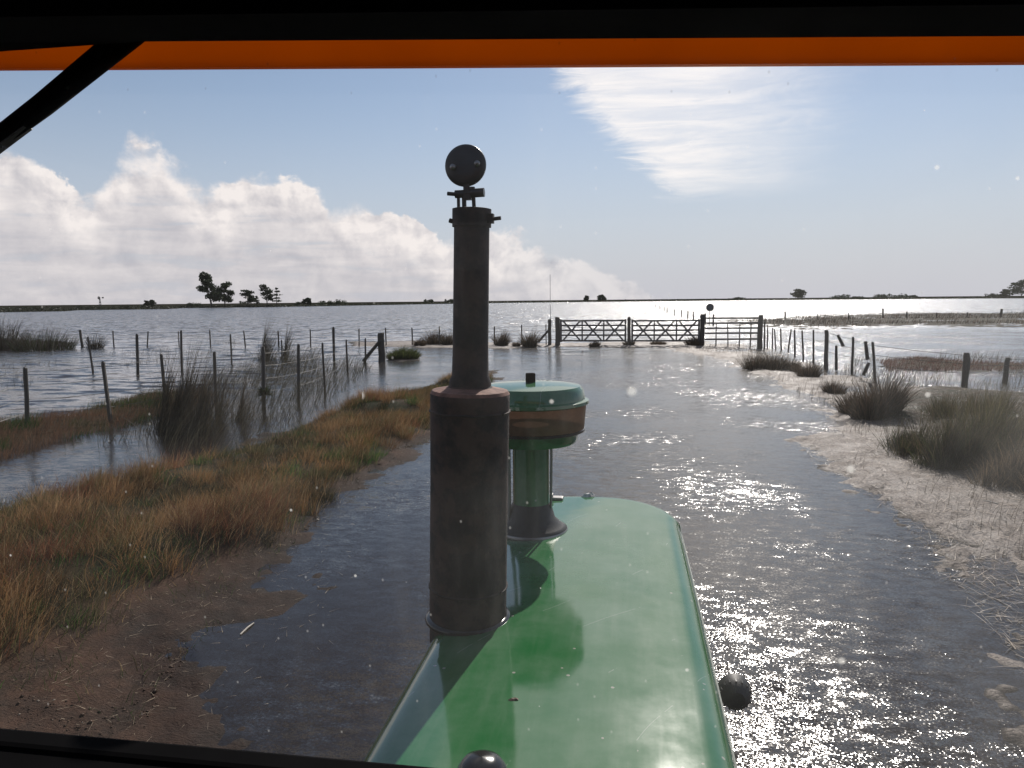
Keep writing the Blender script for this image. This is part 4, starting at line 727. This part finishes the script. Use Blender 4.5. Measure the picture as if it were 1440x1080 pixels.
# low scrub along the shore, read as one band
n_ = 26000; px = rng.uniform(-250, 1700, n_); hpx = .9 + 1.4*vnoise(px, px*0, 40, 81)**2 + .8*vnoise(px, px*0, 9, 82); hpx = hpx + np.where(px < 85, 2.6, 0) + np.where((px > 105) & (px < 232), 1.6, 0)
dst = np.interp(px, [q_[0] for q_ in shore], [q_[1] for q_ in shore]) + rng.uniform(3, 30, n_); sc = dst/FPX; dirs = FW[None]+RT[None]*((px-CX)/FPX)[:, None]-UP[None]*((423-CY)/FPX); dirs /= np.hypot(dirs[:, 0], dirs[:, 1])[:, None]
ctr = np.column_stack([dirs[:, 0]*dst, dirs[:, 1]*dst, .15+rng.uniform(0, 1, n_)**1.3*hpx*sc]); sz = (sc*rng.uniform(.5, 1.2, n_))[:, None]
t1 = rng.normal(0, 1, (n_, 3)); t1 /= np.linalg.norm(t1, axis=1)[:, None]; t2 = rng.normal(0, 1, (n_, 3)); t2 /= np.linalg.norm(t2, axis=1)[:, None]; t1[:, :2] *= 1.8
V = np.stack([ctr+t1*sz, ctr+t2*sz, ctr-t1*sz, ctr-t2*sz], 1)
npmesh('shore_scrub', V.reshape(-1, 3), (np.arange(n_)*4)[:, None]+np.arange(4)[None], np.zeros((0, 3), int), np.repeat(np.array((.05, .055, .035))*rng.uniform(.5, 1.5, (n_, 1)), 4, 0), M['leaf'], kind='stuff')
# wind pump
c = far(140.5, shore_d(140)+30, .3); s = (shore_d(140)+30)/FPX; Hm = 13.5*s; root = empty('wind_pump', tuple(c), 'small steel wind pump standing on the far left shore', 'wind pump'); mb = MB(); tv = Vector(c)
for sx in (-1, 1):
    for sy in (-1, 1): mb.beam(tv+Vector((sx*.55, sy*.55, -.3)), tv+Vector((sx*.08, sy*.08, Hm)), .13, .13)
for f in (.25, .5, .75):
    e_ = .55*(1-f)+.08*f
    for sx, sy, tx_, ty in ((-1, -1, 1, -1), (1, -1, 1, 1), (1, 1, -1, 1), (-1, 1, -1, -1)): mb.beam(tv+Vector((sx*e_, sy*e_, Hm*f)), tv+Vector((tx_*e_*.8, ty*e_*.8, Hm*min(1, f+.22))), .07, .07)
mb.build('tower', M['wire'], root); fn = MB(); hub = tv+Vector((-.1, -.5, Hm))
for k in range(12):
    a = 2*math.pi*k/12; fn.beam(hub+Vector((.15*math.cos(a), 0, .15*math.sin(a))), hub+Vector((.8*math.cos(a), 0, .8*math.sin(a))), .24, .03, (0, 1, 0))
fn.build('fan_wheel', M['wire'], root); MB().beam(hub, hub+Vector((1.7, 1.0, .05)), .08, .08).beam(hub+Vector((1.2, .7, .05)), hub+Vector((1.9, 1.1, .1)), .04, .7).build('tail_vane', M['wire'], root)
